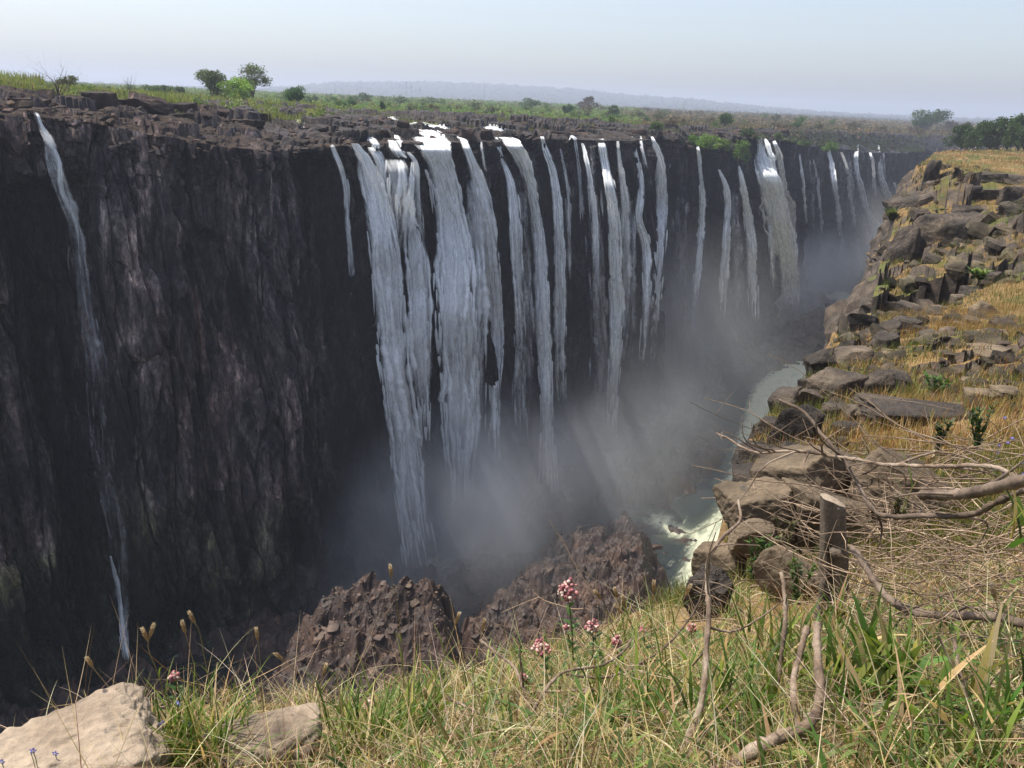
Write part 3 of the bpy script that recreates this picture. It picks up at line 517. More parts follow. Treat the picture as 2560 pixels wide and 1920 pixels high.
FALLS = [
 ([(88, 288, 8), (100, 312, 14), (125, 365, 30), (135, 420, 40), (165, 500, 32), (190, 570, 30), (197, 650, 48), (212, 760, 44), (235, 900, 50), (245, 1060, 50), (262, 1200, 60), (285, 1300, 55), (305, 1450, 48), (310, 1550, 32), (318, 1645, 22)], (.55, .5, .3, .28, .26, .28, .4), 'thin broken veil of water down the dark wall, farthest left'),
 ([(92, 288, 6), (112, 330, 7), (146, 400, 8), (152, 470, 9), (185, 545, 9), (197, 600, 6)], (.9, .8, .75), 'bright narrow thread on the left edge of the thin left veil'),
 ([(272, 1380, 6), (296, 1470, 8), (303, 1560, 10), (318, 1650, 13)], (.6, .8, .9), 'short bright trickle ending at the dark pool, lower left'),
 ([(828, 365, 14), (845, 400, 18), (860, 450, 18), (868, 560, 14), (878, 650, 14), (884, 740, 12)], (.8, .75, .5), 'slender fall just left of the big leftmost white column'),
 ([(885, 362, 20), (905, 385, 34), (925, 440, 54), (938, 510, 64), (950, 578, 72), (962, 660, 78), (973, 823, 82), (985, 931, 76), (1010, 1110, 84), (1020, 1195, 90), (1034, 1303, 92), (1050, 1410, 104)], (1.0, .98, .9, .82, .8), 'tallest broad white column, first big fall from the left'),
 ([(925, 368, 20), (945, 395, 30), (955, 450, 30), (968, 520, 26), (985, 600, 24), (990, 700, 24)], (.85, .85, .6), 'short stream hugging the right side of the tallest column'),
 ([(968, 330, 12), (975, 350, 14), (992, 375, 24), (1010, 395, 30)], (.8, .85, .7), 'small stepped cascade high on the lip between two big falls'),
 ([(985, 398, 60), (990, 430, 70), (992, 480, 76), (996, 540, 70), (1000, 620, 50)], (.62, .55, .4), 'row of dripping threads under the ledge left of the widest fall'),
 ([(1033, 405, 12), (1030, 480, 15), (1022, 550, 24), (1030, 575, 42), (1040, 640, 58), (1045, 720, 60), (1048, 850, 58), (1058, 980, 46), (1064, 1100, 30)], (.9, .8, .95, .8, .65), 'narrow jet that bursts on a ledge beside the widest fall'),
 ([(1048, 316, 46), (1070, 345, 80), (1085, 385, 95), (1100, 420, 76), (1112, 470, 74), (1122, 540, 78), (1130, 620, 92), (1134, 720, 104), (1138, 830, 110), (1142, 931, 106), (1148, 1050, 100), (1150, 1150, 80), (1150, 1260, 60)], (1.05, 1.05, .92, .8, .75, .6), 'widest white fall with foaming shoulder at the lip'),
 ([(1132, 325, 10), (1162, 362, 22), (1178, 400, 28), (1192, 440, 38), (1206, 500, 42), (1216, 560, 44), (1223, 660, 48), (1231, 750, 46), (1236, 850, 46), (1232, 1000, 34), (1236, 1150, 28)], (.9, .95, .85, .75, .65), 'curved white fall just right of the widest one'),
 ([(1175, 450, 30), (1182, 540, 44), (1190, 660, 50), (1194, 800, 50), (1196, 950, 40), (1200, 1080, 30)], (.6, .62, .5), 'faint veil between the widest fall and its right neighbour'),
 ([(1242, 330, 18), (1270, 352, 44), (1298, 382, 50), (1316, 425, 32), (1326, 465, 26), (1336, 520, 26), (1346, 600, 30), (1352, 700, 34), (1357, 800, 38), (1361, 900, 38), (1365, 1000, 34), (1368, 1120, 44), (1370, 1235, 64)], (1.05, 1.0, .95, .88, .8), 'bright straight fall fed by a wide foaming chute'),
 ([(1252, 395, 14), (1268, 430, 20), (1280, 480, 26), (1286, 560, 32), (1292, 700, 34), (1300, 850, 30), (1296, 1000, 40), (1300, 1100, 40)], (.85, .75, .5, .45), 'left branch splitting from the foaming chute'),
 ([(1355, 343, 9), (1368, 388, 16), (1381, 420, 20), (1390, 480, 22), (1396, 560, 24), (1400, 660, 28), (1402, 760, 30), (1400, 880, 28), (1405, 1000, 20)], (.95, .9, .75, .55), 'ribbon fall right of the foaming chute, no branches'),
 ([(1398, 360, 7), (1408, 410, 10), (1418, 470, 12), (1422, 560, 12), (1424, 700, 10)], (.6, .55, .4), 'thin trickle right of the ribbon fall'),
 ([(1455, 358, 9), (1468, 410, 13), (1479, 480, 14), (1487, 560, 16), (1490, 650, 18), (1492, 780, 16)], (.8, .75, .5), 'leaning thin stream left of the central bright column'),
 ([(1500, 342, 12), (1506, 372, 24), (1514, 420, 22), (1526, 470, 26), (1534, 560, 30), (1536, 680, 34), (1540, 800, 38), (1536, 900, 34), (1531, 1000, 28), (1532, 1095, 30)], (1.0, .95, .95, .85, .75), 'central bright column reaching down into the spray'),
 ([(1543, 352, 9), (1549, 410, 14), (1557, 480, 20), (1560, 600, 24), (1562, 750, 22), (1556, 900, 18)], (.7, .65, .4), 'pale veil touching the right side of the central column'),
 ([(1578, 342, 8), (1592, 400, 14), (1600, 480, 18), (1596, 560, 22), (1608, 590, 26), (1616, 680, 24), (1612, 800, 22), (1605, 900, 16)], (.85, .85, .8, .5), 'fall that breaks on a small ledge halfway down'),
 ([(1598, 340, 6), (1606, 380, 10), (1616, 420, 12)], (.7, .5), 'very short trickle beside the ledge fall'),
 ([(1628, 342, 7), (1640, 370, 18), (1649, 420, 30), (1652, 500, 34), (1646, 590, 38), (1640, 690, 34), (1634, 800, 26), (1630, 900, 20)], (.95, .8, .7, .62, .45), 'fan shaped fall spreading below a round green bush'),
 ([(1742, 366, 6), (1750, 430, 9), (1753, 520, 10), (1748, 610, 12), (1740, 700, 16), (1731, 830, 18)], (.85, .8, .5), 'lone hair thin fall on the bare dark wall'),
 ([(1797, 424, 8), (1810, 455, 11), (1818, 500, 14), (1814, 580, 20), (1806, 700, 22), (1800, 800, 20)], (1.0, .7, .5), 'fall starting low beneath the reddish overhang'),
 ([(1847, 415, 6), (1854, 455, 14), (1866, 520, 20), (1875, 600, 24), (1880, 700, 26), (1884, 800, 24)], (.9, .85, .55), 'curving fall dropping below the hanging bush'),
 ([(1897, 346, 12), (1900, 376, 20), (1908, 412, 42), (1922, 460, 54), (1936, 520, 56), (1950, 600, 58), (1958, 690, 62), (1963, 762, 70)], (1.1, 1.1, 1.05, 1.0), 'huge smooth white chute, largest of the far falls'),
 ([(1910, 346, 8), (1922, 372, 12), (1930, 400, 14), (1934, 440, 16)], (.85, .7), 'small strand above the shoulder of the huge chute'),
 ([(1933, 350, 9), (1946, 380, 16), (1952, 430, 18), (1960, 480, 20), (1972, 505, 24), (1978, 570, 22), (1985, 660, 16)], (.95, .85, .6), 'twin stream along the right edge of the huge chute'),
 ([(1998, 385, 6), (2006, 440, 8), (2012, 520, 8), (2016, 600, 7)], (.6, .5), 'first faint trickle right of the huge chute'),
 ([(2033, 395, 5), (2043, 450, 7), (2052, 540, 7), (2056, 590, 6)], (.6, .5), 'second faint trickle right of the huge chute'),
 ([(2068, 362, 8), (2080, 412, 10), (2090, 480, 9), (2098, 540, 9), (2102, 600, 9), (2108, 628, 8)], (.85, .75, .6), 'stepped thin fall in the middle of the far wall'),
 ([(2103, 380, 8), (2114, 410, 9), (2122, 460, 8), (2130, 520, 8), (2140, 580, 9), (2145, 625, 10)], (.75, .7, .5), 'far fall with a broken glittering top'),
 ([(2141, 360, 6), (2140, 420, 9), (2152, 470, 13), (2163, 515, 10), (2172, 535, 10), (2186, 560, 22), (2192, 600, 32), (2196, 625, 34)], (.75, .8, .85, 1.0, .9), 'far fall that fans out white over a lower ledge'),
 ([(2170, 372, 6), (2180, 400, 7), (2184, 450, 7), (2188, 500, 6)], (.75, .5), 'short glittering trickle between two far falls'),
 ([(2193, 363, 9), (2200, 430, 12), (2214, 480, 17), (2225, 505, 12), (2230, 550, 14), (2246, 590, 16)], (1.0, .95, .7), 'brightest fall near the end of the far wall'),
 ([(2234, 455, 5), (2250, 495, 9), (2258, 535, 8)], (.75, .7), 'last small fall before the near rock hides the wall'),

 ([(900, 318, 10), (912, 335, 16), (930, 352, 20), (940, 372, 20)], (.95, .9), 'steps of white water just above the tallest column'), ([(985, 325, 12), (990, 345, 16), (996, 368, 14)], (.85, .8), 'small fan left of the dark upright block on the lip'), ([(944, 375, 12), (955, 400, 16), (962, 430, 18)], (.8, .7), 'short jet over the dark ledge between the two biggest falls'),
 ([(1020, 380, 14), (1036, 402, 18), (1040, 440, 20), (1044, 520, 22), (1050, 600, 20)], (.85, .6, .5), 'dripping strand on the left shoulder of the widest fall'), ([(1200, 345, 6), (1206, 380, 8), (1214, 430, 8)], (.6, .5), 'little broken trickle right of the curved white fall'),
 ([(1240, 345, 8), (1246, 370, 10), (1254, 392, 12)], (.85, .8), 'blue shaded strand left of the foaming chute top'), ([(1300, 480, 30), (1306, 600, 36), (1316, 800, 40), (1322, 1000, 40)], (.36, .4, .36), 'faint mist veil between the chute and its left branch'),
 ([(1436, 350, 6), (1444, 400, 8), (1450, 470, 8), (1454, 560, 8)], (.5, .45), 'weak trickle left of the leaning thin stream'), ([(1470, 360, 40), (1478, 480, 46), (1490, 640, 50), (1500, 860, 56), (1502, 1040, 60)], (.28, .34, .36, .34), 'broad faint veil behind the leaning thin stream'),
 ([(1570, 420, 22), (1574, 560, 26), (1576, 720, 26), (1572, 880, 24)], (.36, .34), 'faint veil left of the ledge fall'), ([(1668, 400, 10), (1680, 440, 12), (1692, 480, 8)], (.6, .5), 'crooked trickle on the ledges under the leafy rim'), ([(1700, 410, 30), (1700, 560, 40), (1696, 760, 40)], (.25, .3), 'very faint wide veil on the bare dark wall'),
 ([(1770, 500, 26), (1776, 640, 34), (1776, 800, 34)], (.25, .3), 'very faint veil left of the overhang fall'), ([(1832, 480, 20), (1838, 620, 26), (1842, 780, 26)], (.3, .3), 'very faint veil left of the curving fall'), ([(1924, 560, 12), (1930, 660, 14), (1938, 740, 14)], (.6, .5), 'thin spray strand along the left of the huge chute'),
 ([(2022, 400, 8), (2030, 480, 10), (2034, 580, 10)], (.35, .3), 'ghostly strand between the first two faint trickles'), ([(2120, 385, 6), (2128, 440, 7), (2132, 500, 7)], (.6, .4), 'ghostly strand beside the glittering top fall'), ([(2208, 380, 5), (2210, 430, 6), (2208, 480, 6)], (.5, .4), 'ghostly strand left of the last bright fall'),
]
for f_ in FALLS: fall(*f_, jet=(.6 if 'huge' in f_[2] else 1.3))

# white water running over the river bed to the lips
def wwmat():
    m, n, b = nmat('white_water'); p = geo(n); f = noise(n, p, .8, 6, .7); b.inputs['Roughness'].default_value = .35
    n.links.new(ramp(n, f, [(.35, (.3, .33, .35)), (.55, (.85, .87, .88))]), b.inputs['Base Color']); bump(n, b, f, .6, .3); return m
M['ww'] = wwmat()
def pic_inside(P_, X, Y):
    return inpoly_dist(X, Y, P_)
WW = [
 [(690, 290), (700, 300), (706, 318), (722, 318), (735, 322), (760, 330), (780, 332), (775, 322), (760, 316), (758, 308), (800, 306), (790, 294), (770, 285), (748, 287), (760, 298), (740, 305), (722, 310), (710, 300), (698, 286)],
 [(824, 318), (842, 318), (846, 345), (870, 352), (872, 360), (845, 352), (824, 340)],
 [(900, 303), (960, 300), (1000, 304), (1000, 310), (950, 309), (905, 309)], [(955, 300), (985, 296), (998, 304), (960, 306)],
 [(900, 320), (915, 314), (920, 330), (930, 345), (950, 360), (940, 366), (918, 350), (898, 334)],
 [(1010, 312), (1060, 311), (1100, 318), (1135, 320), (1130, 330), (1060, 330), (1015, 322)],
 [(1200, 316), (1235, 318), (1262, 326), (1240, 334), (1210, 326)], [(1284, 322), (1302, 323), (1300, 328), (1284, 327)],
 [(1420, 338), (1436, 334), (1440, 348), (1426, 350)], [(1480, 326), (1500, 330), (1512, 342), (1500, 346), (1486, 336)], [(1576, 338), (1590, 342), (1584, 346)], [(1895, 342), (1912, 338), (1940, 346), (1930, 352), (1900, 350)]]
names_ww = ['zigzag pool of white water on the left ledge', 'small white step pool above the slender fall', 'long pale shallow pool on the brown river bed', 'short pale pool patch on the river bed', 'white rapids feeding the tallest column', 'foaming sheet feeding the widest fall', 'rapids feeding the foaming chute', 'tiny bright pool right of the chute', 'speckled white riffle in the middle', 'rapids feeding the central column', 'small riffle above the ledge fall', 'foam feeding the huge far chute']
for poly, lb in zip(WW, names_ww):
    P_ = []
    for (x, y) in poly:
        p, r = hit_plat(x, y); P_.append((p[0], p[1]))
    P_ = np.array(P_); lo, hi = P_.min(0), P_.max(0); st = max(.5, (hi-lo).max()/70); X, Y = np.meshgrid(np.arange(lo[0]-1, hi[0]+1, st), np.arange(lo[1]-1, hi[1]+1, st), indexing='ij')
    D = inpoly_dist(X, Y, P_)+.8*fbm(X/3, Y/3, s=81, o=3)*min(3, (hi-lo).min()/12); az = np.arctan2(X, Y); R_ = np.hypot(X, Y); RR_, _z = rim_at(az)
    Z = plat_z(az, R_)+terr_h(X, Y, 0)*.3+.25+.35*sm(D, -.3, 1.2)-1.6*(1-sm(D, -1.2, -.1)); ok = (D > -1.2) & (R_ > RR_-.5)
    idx = -np.ones(X.shape, int); Fq = gridF(*X.shape); okf = ok.ravel()[Fq].all(1); Fq = Fq[okf]
    if len(Fq) < 2: continue
    us, inv = np.unique(Fq, return_inverse=True); V = np.stack([X, Y, Z], -1).reshape(-1, 3)[us]; 
    o = mesh('rapids', V, inv.reshape(-1, 4)[:, ::-1], M['ww']); tag(o, lb, 'rapids', kind='structure')
# ------------------------------------------------------------------ rocks
def cubesphere(n):
    g = np.tan(np.linspace(-PI/4, PI/4, n+1)); A, B = np.meshgrid(g, g, indexing='ij'); o = np.ones_like(A); V = []; Fq = []
    for k, (X, Y, Z) in enumerate(((A, B, o), (B, A, -o), (o, A, B), (-o, B, A), (B, o, A), (A, -o, B))):
        V.append(np.stack([X, Y, Z], -1).reshape(-1, 3)); Fq.append(gridF(n+1, n+1)+k*(n+1)**2)
    V = np.concatenate(V); V /= np.linalg.norm(V, axis=1)[:, None]; Fq = np.concatenate(Fq); _, ix, inv = np.unique(np.round(V, 5), axis=0, return_index=True, return_inverse=True)
    return V[ix], inv.ravel()[Fq][:, ::-1]
CS = {n: cubesphere(n) for n in (3, 6, 14, 30, 52)}
def rotz(a): c, s = math.cos(a), math.sin(a); return np.array([[c, -s, 0], [s, c, 0], [0, 0, 1]])
def rotx(a): c, s = math.cos(a), math.sin(a); return np.array([[1, 0, 0], [0, c, -s], [0, s, c]])
def roty(a): c, s = math.cos(a), math.sin(a); return np.array([[c, 0, s], [0, 1, 0], [-s, 0, c]])
def rock_shape(dim, seed, n=14, chamf=7, p=22, rough=.05, box=.12):
    r = np.random.default_rng(seed); D, Fq = CS[n]; nn = []; ds = []
    for ax in ((1, 0, 0), (-1, 0, 0), (0, 1, 0), (0, -1, 0), (0, 0, 1), (0, 0, -1)):
        v = np.array(ax, float)+r.normal(0, box, 3); nn.append(v/np.linalg.norm(v)); ds.append(r.uniform(.85, 1.05))
    for _ in range(chamf):
        v = r.normal(0, 1, 3); v /= np.linalg.norm(v); nn.append(v); ds.append(r.uniform(.95, 1.3))
    q = np.clip(D@np.array(nn).T, 0, None)/np.array(ds)[None]; R = (q**p).sum(1)**(-1/p); V = D*R[:, None]; o = r.uniform(0, 90, 3)
    R = 1+rough*fbm(V[:, 0]*2+o[0], V[:, 1]*2+o[1], V[:, 2]*2+o[2], o=4)+rough*.6*(vn(V[:, 0]*9+o[0], V[:, 1]*9, V[:, 2]*9) if n > 20 else 0); return V*R[:, None]*np.array(dim)/2, Fq
RG = {'b': 'pale boulders in the foreground', 'k': 'brown boulders by the stump', 'o': 'rock outcrops of the grassy slope'}
def rock(px, py, w_, h_, label, dist=None, mat='slope', seed=None, tilt=0, yaw=None, dep=1., n=14, sink=.12, grp='o', p=22, rough=.05, chamf=7):
    seed = seed if seed is not None else int(px*7+py*13)
    if dist is None:
        P_, dist = hit_near(px, py+h_*.42)
        if P_ is None: P_, dist = hit_near(px+w_*.4, py+h_*.42)
        if P_ is None: print('rock miss', px, py); return
    else:
        q_, rh = hit_near(px, py+h_*.35)
        if q_ is not None: dist = min(dist, rh)
    d = ray(px, py); s = dist/math.hypot(d[0], d[1]); c = d*s; k = s/F; dim = (w_*k*1.08, w_*k*dep, h_*k*1.12)
    V, Fq = rock_shape(dim, seed, n, chamf, p, rough); yaw = (seed*.7 % .7-.35) if yaw is None else yaw
    c = c+np.array([d[0], d[1], 0])/math.hypot(d[0], d[1])*dim[1]*.25; c[2] -= dim[2]*.05
    V = V@(rotz(-math.atan2(d[0], d[1])+yaw)@roty(math.radians(tilt))).T
    o = mesh('rock' if max(dim) < 1.2 else 'boulder' if grp != 'o' else 'rock_outcrop', V, Fq, M[mat], smooth=(n > 20)); o.location = c; tag(o, label, 'rock', RG[grp]); return o
def scatter_rocks(name, P_, S, mat, seed, flat=.7):
    r = np.random.default_rng(seed); pro = [rock_shape((1, r.uniform(.6, 1), flat*r.uniform(.6, 1.2)), seed*50+i, 3, 5, 16, .06) for i in range(8)]; mb = MB()
    for p, s in zip(P_, S):
        V, Fq = pro[r.integers(8)]; A = rotx(.22)@rotz(r.uniform(0, 6.3))@rotx(r.normal(0, .3)); mb.add((V*s)@A.T+p, Fq, np.array([1, 1, 1])*r.uniform(.4, 1.35)*np.array([1, r.uniform(.92, 1.05), r.uniform(.8, 1.05)]))
    o = mb.build(name, M[mat], smooth=False); tag(o, kind='stuff'); return o
def far_rock(px, py, w_, h_, label, dz=0, seed=1, tilt=0):
    P_, r = hit_plat(px, py+h_*.5); k = np.linalg.norm(P_)/F; V, Fq = rock_shape((w_*k, w_*k*.8, h_*k*1.3), seed, 14, 6); V = V@(rotz(-.2)@roty(math.radians(tilt))).T
    o = mesh('rim_boulder', V, Fq, M['rim'], smooth=False); o.location = P_+np.array([0, 0, h_*k*.45]); tag(o, label, 'rock', 'blocks on the river bed above the lip')
M['rim'] = rockmat('rim_basalt', [(.012, .009, .009), (.04, .026, .021), (.1, .062, .044)], .25, 1.6, .6, .15)
for a_ in [
 (250, 256, 64, 32, 'large black block on the left cliff top beside the bare tree', 0, 1), (60, 258, 60, 16, 'low dark ledge at the left edge of the cliff top', 0, 2), (640, 292, 60, 14, 'dark flat ledge left of the zigzag pool', 0, 3),
 (360, 268, 80, 22, 'dark cracked block right of the bare tree', 0, 4), (460, 274, 50, 22, 'dark angular ledge block halfway to the olive tree', 0, 5), (560, 288, 46, 20, 'square block below the olive tree', 0, 6),
 (455, 300, 50, 18, 'sunlit flat slab on the cliff edge', 0, 7), (620, 312, 56, 16, 'low dark ledge left of the white pools', 0, 8), (820, 305, 46, 18, 'dark slab above the slender fall', 0, 9), (870, 322, 44, 18, 'rounded dark block beside the tallest column', 0, 10),
 (1010, 326, 34, 34, 'dark upright block left of the foaming shoulder', 0, 11), (1170, 340, 34, 24, 'dark block right of the widest fall', 0, 12), (1215, 345, 30, 24, 'dark block left of the foaming chute', 0, 13), (1400, 338, 40, 14, 'low block right of the foaming chute', 0, 14), (1600, 335, 36, 14, 'flat block above the ledge fall', 0, 15)]:
    far_rock(*a_)
ROCKS = [
 (2405, 588, 120, 100, 'big dark faced cliff block halfway up the slope', None, 'slope', 0, .8, 30), (2417, 526, 84, 26, 'cracked slab capping the big dark block', None, 'slope', 4, .9, 14), (2320, 614, 60, 76, 'tall brown block left of the big dark block', None, 'slope', 0, .8, 14),
 (2326, 442, 34, 84, 'slim pillar at the far cliff corner', 160, 'slope', 0, .8, 14), (2356, 430, 40, 38, 'rounded block next to the slim pillar', 160, 'slope', 0, .8, 14), (2344, 480, 48, 64, 'black shadowed block under the pillar', 150, 'slope', 0, .6, 14),
 (2282, 528, 96, 74, 'pointed overhanging slab facing the gorge', 128, 'slope', -22, .8, 14), (2250, 650, 76, 150, 'smooth steep rock face leaning over the gorge', 96, 'slope', 12, .9, 30), (2306, 664, 84, 62, 'dark stepped block beside the smooth face', 80, 'slope', 0, .8, 14),
 (2260, 706, 54, 50, 'layered block at the foot of the smooth face', 62, 'slope', 4, .9, 14), (2480, 445, 58, 20, 'flat pale slab below the plateau grass', None, 'slope', -3, 1, 14), (2536, 450, 62, 24, 'flat pale slab at the right edge of the photo', None, 'slope', 3, 1, 14),
 (2522, 496, 46, 58, 'tall cracked block near the right edge', None, 'slope', 0, .9, 14), (2552, 478, 36, 26, 'small slab above the tall cracked block', None, 'slope', 0, 1, 6), (2552, 522, 36, 50, 'dark corner block at the right edge', None, 'slope', 0, 1, 14),
 (2475, 486, 46, 24, 'low block between two grass patches', None, 'slope', 0, 1, 6), (2433, 480, 32, 34, 'upright block above the dark faced block', None, 'slope', 0, 1, 6), (2412, 628, 46, 30, 'round grey boulder under the dark faced block', None, 'warm', 12, 1, 14), (2447, 610, 34, 18, 'small round boulder touching the round grey one', None, 'warm', 0, 1, 6),
 (2473, 698, 56, 32, 'leaning wedge rock in the grass', None, 'slope', -10, 1, 14), (2463, 780, 54, 36, 'pale diamond shaped rock', None, 'warm', 35, .7, 14), (2488, 757, 44, 44, 'pale pointed rock behind the diamond one', None, 'warm', 30, .7, 14),
 (2446, 742, 84, 40, 'long dark ledge behind the diamond rock', None, 'slope', 4, 1, 14), (2528, 746, 74, 26, 'flat topped ledge at the right, above green grass', None, 'slope', 0, 1, 14), (2405, 762, 48, 44, 'dark block left of the long ledge', None, 'slope', 0, 1, 14),
 (2345, 782, 38, 36, 'cracked block in the middle of the rocky band', None, 'slope', 0, 1, 6), (2312, 752, 40, 26, 'small brown block in the rocky band', None, 'slope', 10, 1, 6), (2328, 720, 42, 34, 'black faced block below the stepped block', None, 'slope', 0, 1, 6), (2276, 786, 52, 40, 'dark block at the left of the rocky band', None, 'slope', 0, 1, 14),
 (2268, 818, 60, 34, 'dark low ledge under the rocky band', None, 'slope', 0, 1, 6), (2198, 832, 100, 26, 'long tilted slab near the edge', None, 'slope', -28, .7, 14), (2218, 766, 40, 24, 'pale flat slab at the gorge edge', None, 'warm', -8, 1, 6),
 (2458, 850, 108, 20, 'long thin pale slab in the golden grass', None, 'warm', -9, 1, 14), (2448, 886, 120, 26, 'longest pale slab, half sunk in grass', None, 'warm', -7, 1, 14), (2212, 862, 56, 50, 'dark block beside orange grass', None, 'slope', 0, 1, 14),
 (2080, 985, 92, 84, 'black fractured block at the edge of the orange grass', 21, 'slope', -8, .9, 30), (2194, 978, 64, 84, 'upright columnar block with dark right side', 20, 'slope', -5, .8, 30), (1988, 1086, 104, 140, 'tall leaning slab with square joints', 14.5, 'slope', 14, .7, 30),
 (1978, 1150, 70, 64, 'small block under the leaning slab', 12, 'slope', 6, .8, 14), (2142, 1046, 56, 60, 'shadowed block right of the dark hollow', 17, 'slope', 0, .8, 14), (2290, 1046, 262, 52, 'broad smooth grey slab behind the grass', 15.5, 'slope', 1, .55, 30),
 (2445, 994, 60, 32, 'small rounded boulder above the smooth slab', None, 'warm', 0, 1, 14), (2512, 984, 54, 22, 'low boulder near the right edge, middle height', None, 'warm', 0, 1, 6), (2015, 968, 34, 42, 'little square block right at the drop', 23, 'slope', 0, .9, 14),
 (1902, 1152, 96, 62, 'dark rough block hanging at the rim', 10.5, 'slope', -4, .9, 30), (1880, 1206, 96, 54, 'dark rough block under the hanging one', 8.5, 'slope', -6, .9, 30),
 (2110, 1085, 60, 50, 'block in front of the dark hollow', 14.5, 'slope', -10, .8, 14), (2045, 1050, 50, 46, 'broken block between leaning slab and hollow', 16, 'slope', 5, .8, 14),
 (1962, 1012, 74, 62, 'jagged black block on the rim above the leaning slab', None, 'slope', -14, .9, 14), (1925, 1080, 64, 66, 'steep dark block at the rim left of the leaning slab', None, 'slope', 12, .9, 14), (2052, 918, 66, 56, 'dark wedge at the rim above the fractured block', None, 'slope', -20, .9, 14),
 (2132, 896, 78, 44, 'flat dark ledge beside the orange grass patch', None, 'slope', -6, .9, 14), (2020, 1006, 56, 60, 'narrow upright block between the rim blocks', None, 'slope', 8, .8, 14), (1868, 1142, 60, 62, 'small black block hanging at the rim over the river', None, 'slope', 10, .9, 14), (2242, 958, 60, 40, 'cracked low block right of the columnar one', None, 'slope', 0, .9, 14),
 (2105, 1040, 84, 46, 'dark shelf behind the tan boulders', None, 'slope', -6, .8, 14), (2160, 818, 60, 50, 'dark block at the rim under the long tilted slab', None, 'slope', -12, .9, 14), (2120, 856, 54, 46, 'knobby block on the very edge of the drop', None, 'slope', 10, .9, 14)]
for px, py, w_, h_, lb, di, mt, ti, dp, n_ in ROCKS: rock(px, py, w_, h_, lb, di, mt, None, ti, None, dp, n_)
for px, py, w_, h_, lb, di, mt, ti, dp, sd in [
 (1893, 1292, 168, 132, 'brown boulder with a pointed top, left of the stump', 5.3, 'warm', -12, .8, 3), (1992, 1212, 190, 140, 'tan boulder with a sharp sunlit crest behind the stump', 6.0, 'warm', -24, .8, 5), (2100, 1200, 130, 118, 'cracked middle boulder behind the stump', 6.3, 'warm', 8, .8, 8),
 (2062, 1312, 186, 150, 'low shadowed boulder directly behind the stump', 5.4, 'warm', 6, .7, 12), (2250, 1248, 226, 152, 'widest tan boulder right of the stump', 5.9, 'warm', 14, .8, 21), (1797, 1420, 120, 92, 'overhanging brown boulder nearest the drop', 4.9, 'warm', -14, .8, 31),
 (1880, 1352, 100, 76, 'small dark boulder in the shadow of the pointed one', 4.9, 'warm', 10, .8, 33), (1960, 1448, 130, 118, 'sloping boulder half hidden by plants left of the stump', 4.1, 'warm', 30, .7, 37), (1775, 1500, 90, 130, 'dark boulder under the overhanging one', 4.9, 'slope', 0, .8, 41)]:
    rock(px, py, w_, h_, lb, di, mt, sd, ti, None, dp, 52, grp='k', p=34, rough=.05, chamf=12)
rock(200, 1965, 440, 170, 'large pale boulder at the lower left corner', 2.2, 'pale', 4, 4, .1, .8, 52, grp='b', p=9, rough=.085, chamf=12)
rock(660, 1905, 235, 120, 'smaller pale boulder right of the tall grass clump', 2.5, 'pale', 9, 0, 0, .8, 52, grp='b', p=9, rough=.035)
# loose stones
def spur_z(x, y):
    a, c = ac(np.stack([x, y], -1)); return floor_h(a, c)
pts = []; sz = []; r9 = np.random.default_rng(5)
for poly, n_, lo_, hi_ in ((SPUR, 9000, .13, 2.6), (MID, 4500, .15, 2.8), (FARB, 300, 1, 3), (LOWL, 250, .5, 1.6), (WETB, 200, .6, 2)):
    Pn = np.array(poly); mn, mx_ = Pn.min(0)-4, Pn.max(0)+4; a = r9.uniform(mn[0], mx_[0], n_*3); c = r9.uniform(mn[1], mx_[1], n_*3); ok = inpoly_dist(a, c, poly) > -4; a, c = a[ok][:n_], c[ok][:n_]
    z = floor_h(a, c); q = xy(a, c); k = z > FLOOR-.5; pts.append(np.c_[q, z][k]); sz.append(np.minimum(lo_*r9.random(len(a))**-.42, hi_)[k])
scatter_rocks('rubble', np.concatenate(pts), np.concatenate(sz), 'rubble_v', 3, .55)
n_ = 9000; rr_ = 8*np.exp(r9.uniform(0, 3.1, n_)); az_ = np.radians(r9.uniform(12, 36, n_)); X, Y = pol(az_, rr_); a, c = ac(np.stack([X, Y], -1)); t = c-Rn(a)
k = (t > .2) & ((fbm(X/17, Y/17, s=53, o=3) > .1) | (t < 1+rr_*.07)); X, Y, rr_ = X[k][:1700], Y[k][:1700], rr_[k][:1700]
scatter_rocks('loose_stones', np.c_[X, Y, zn(X, Y)], (.12+.5*r9.random(len(X))**3)*np.clip(rr_/22, .4, 3.5), 'slope_v', 4)
n_ = 1100; az_ = np.radians(r9.uniform(-34, 24, n_)); R_, _ = rim_at(az_); t = r9.uniform(1, 34, n_)*np.where(az_ < -.4, .7, 1.3); X, Y = pol(az_, R_+t)
scatter_rocks('river_bed_stones', np.c_[X, Y, plat_z(az_, R_+t)+terr_h(X, Y, 0)*.8], .5+2.3*r9.random(n_)**3*np.clip(R_/200, .8, 2), 'rim_v', 6, .5)
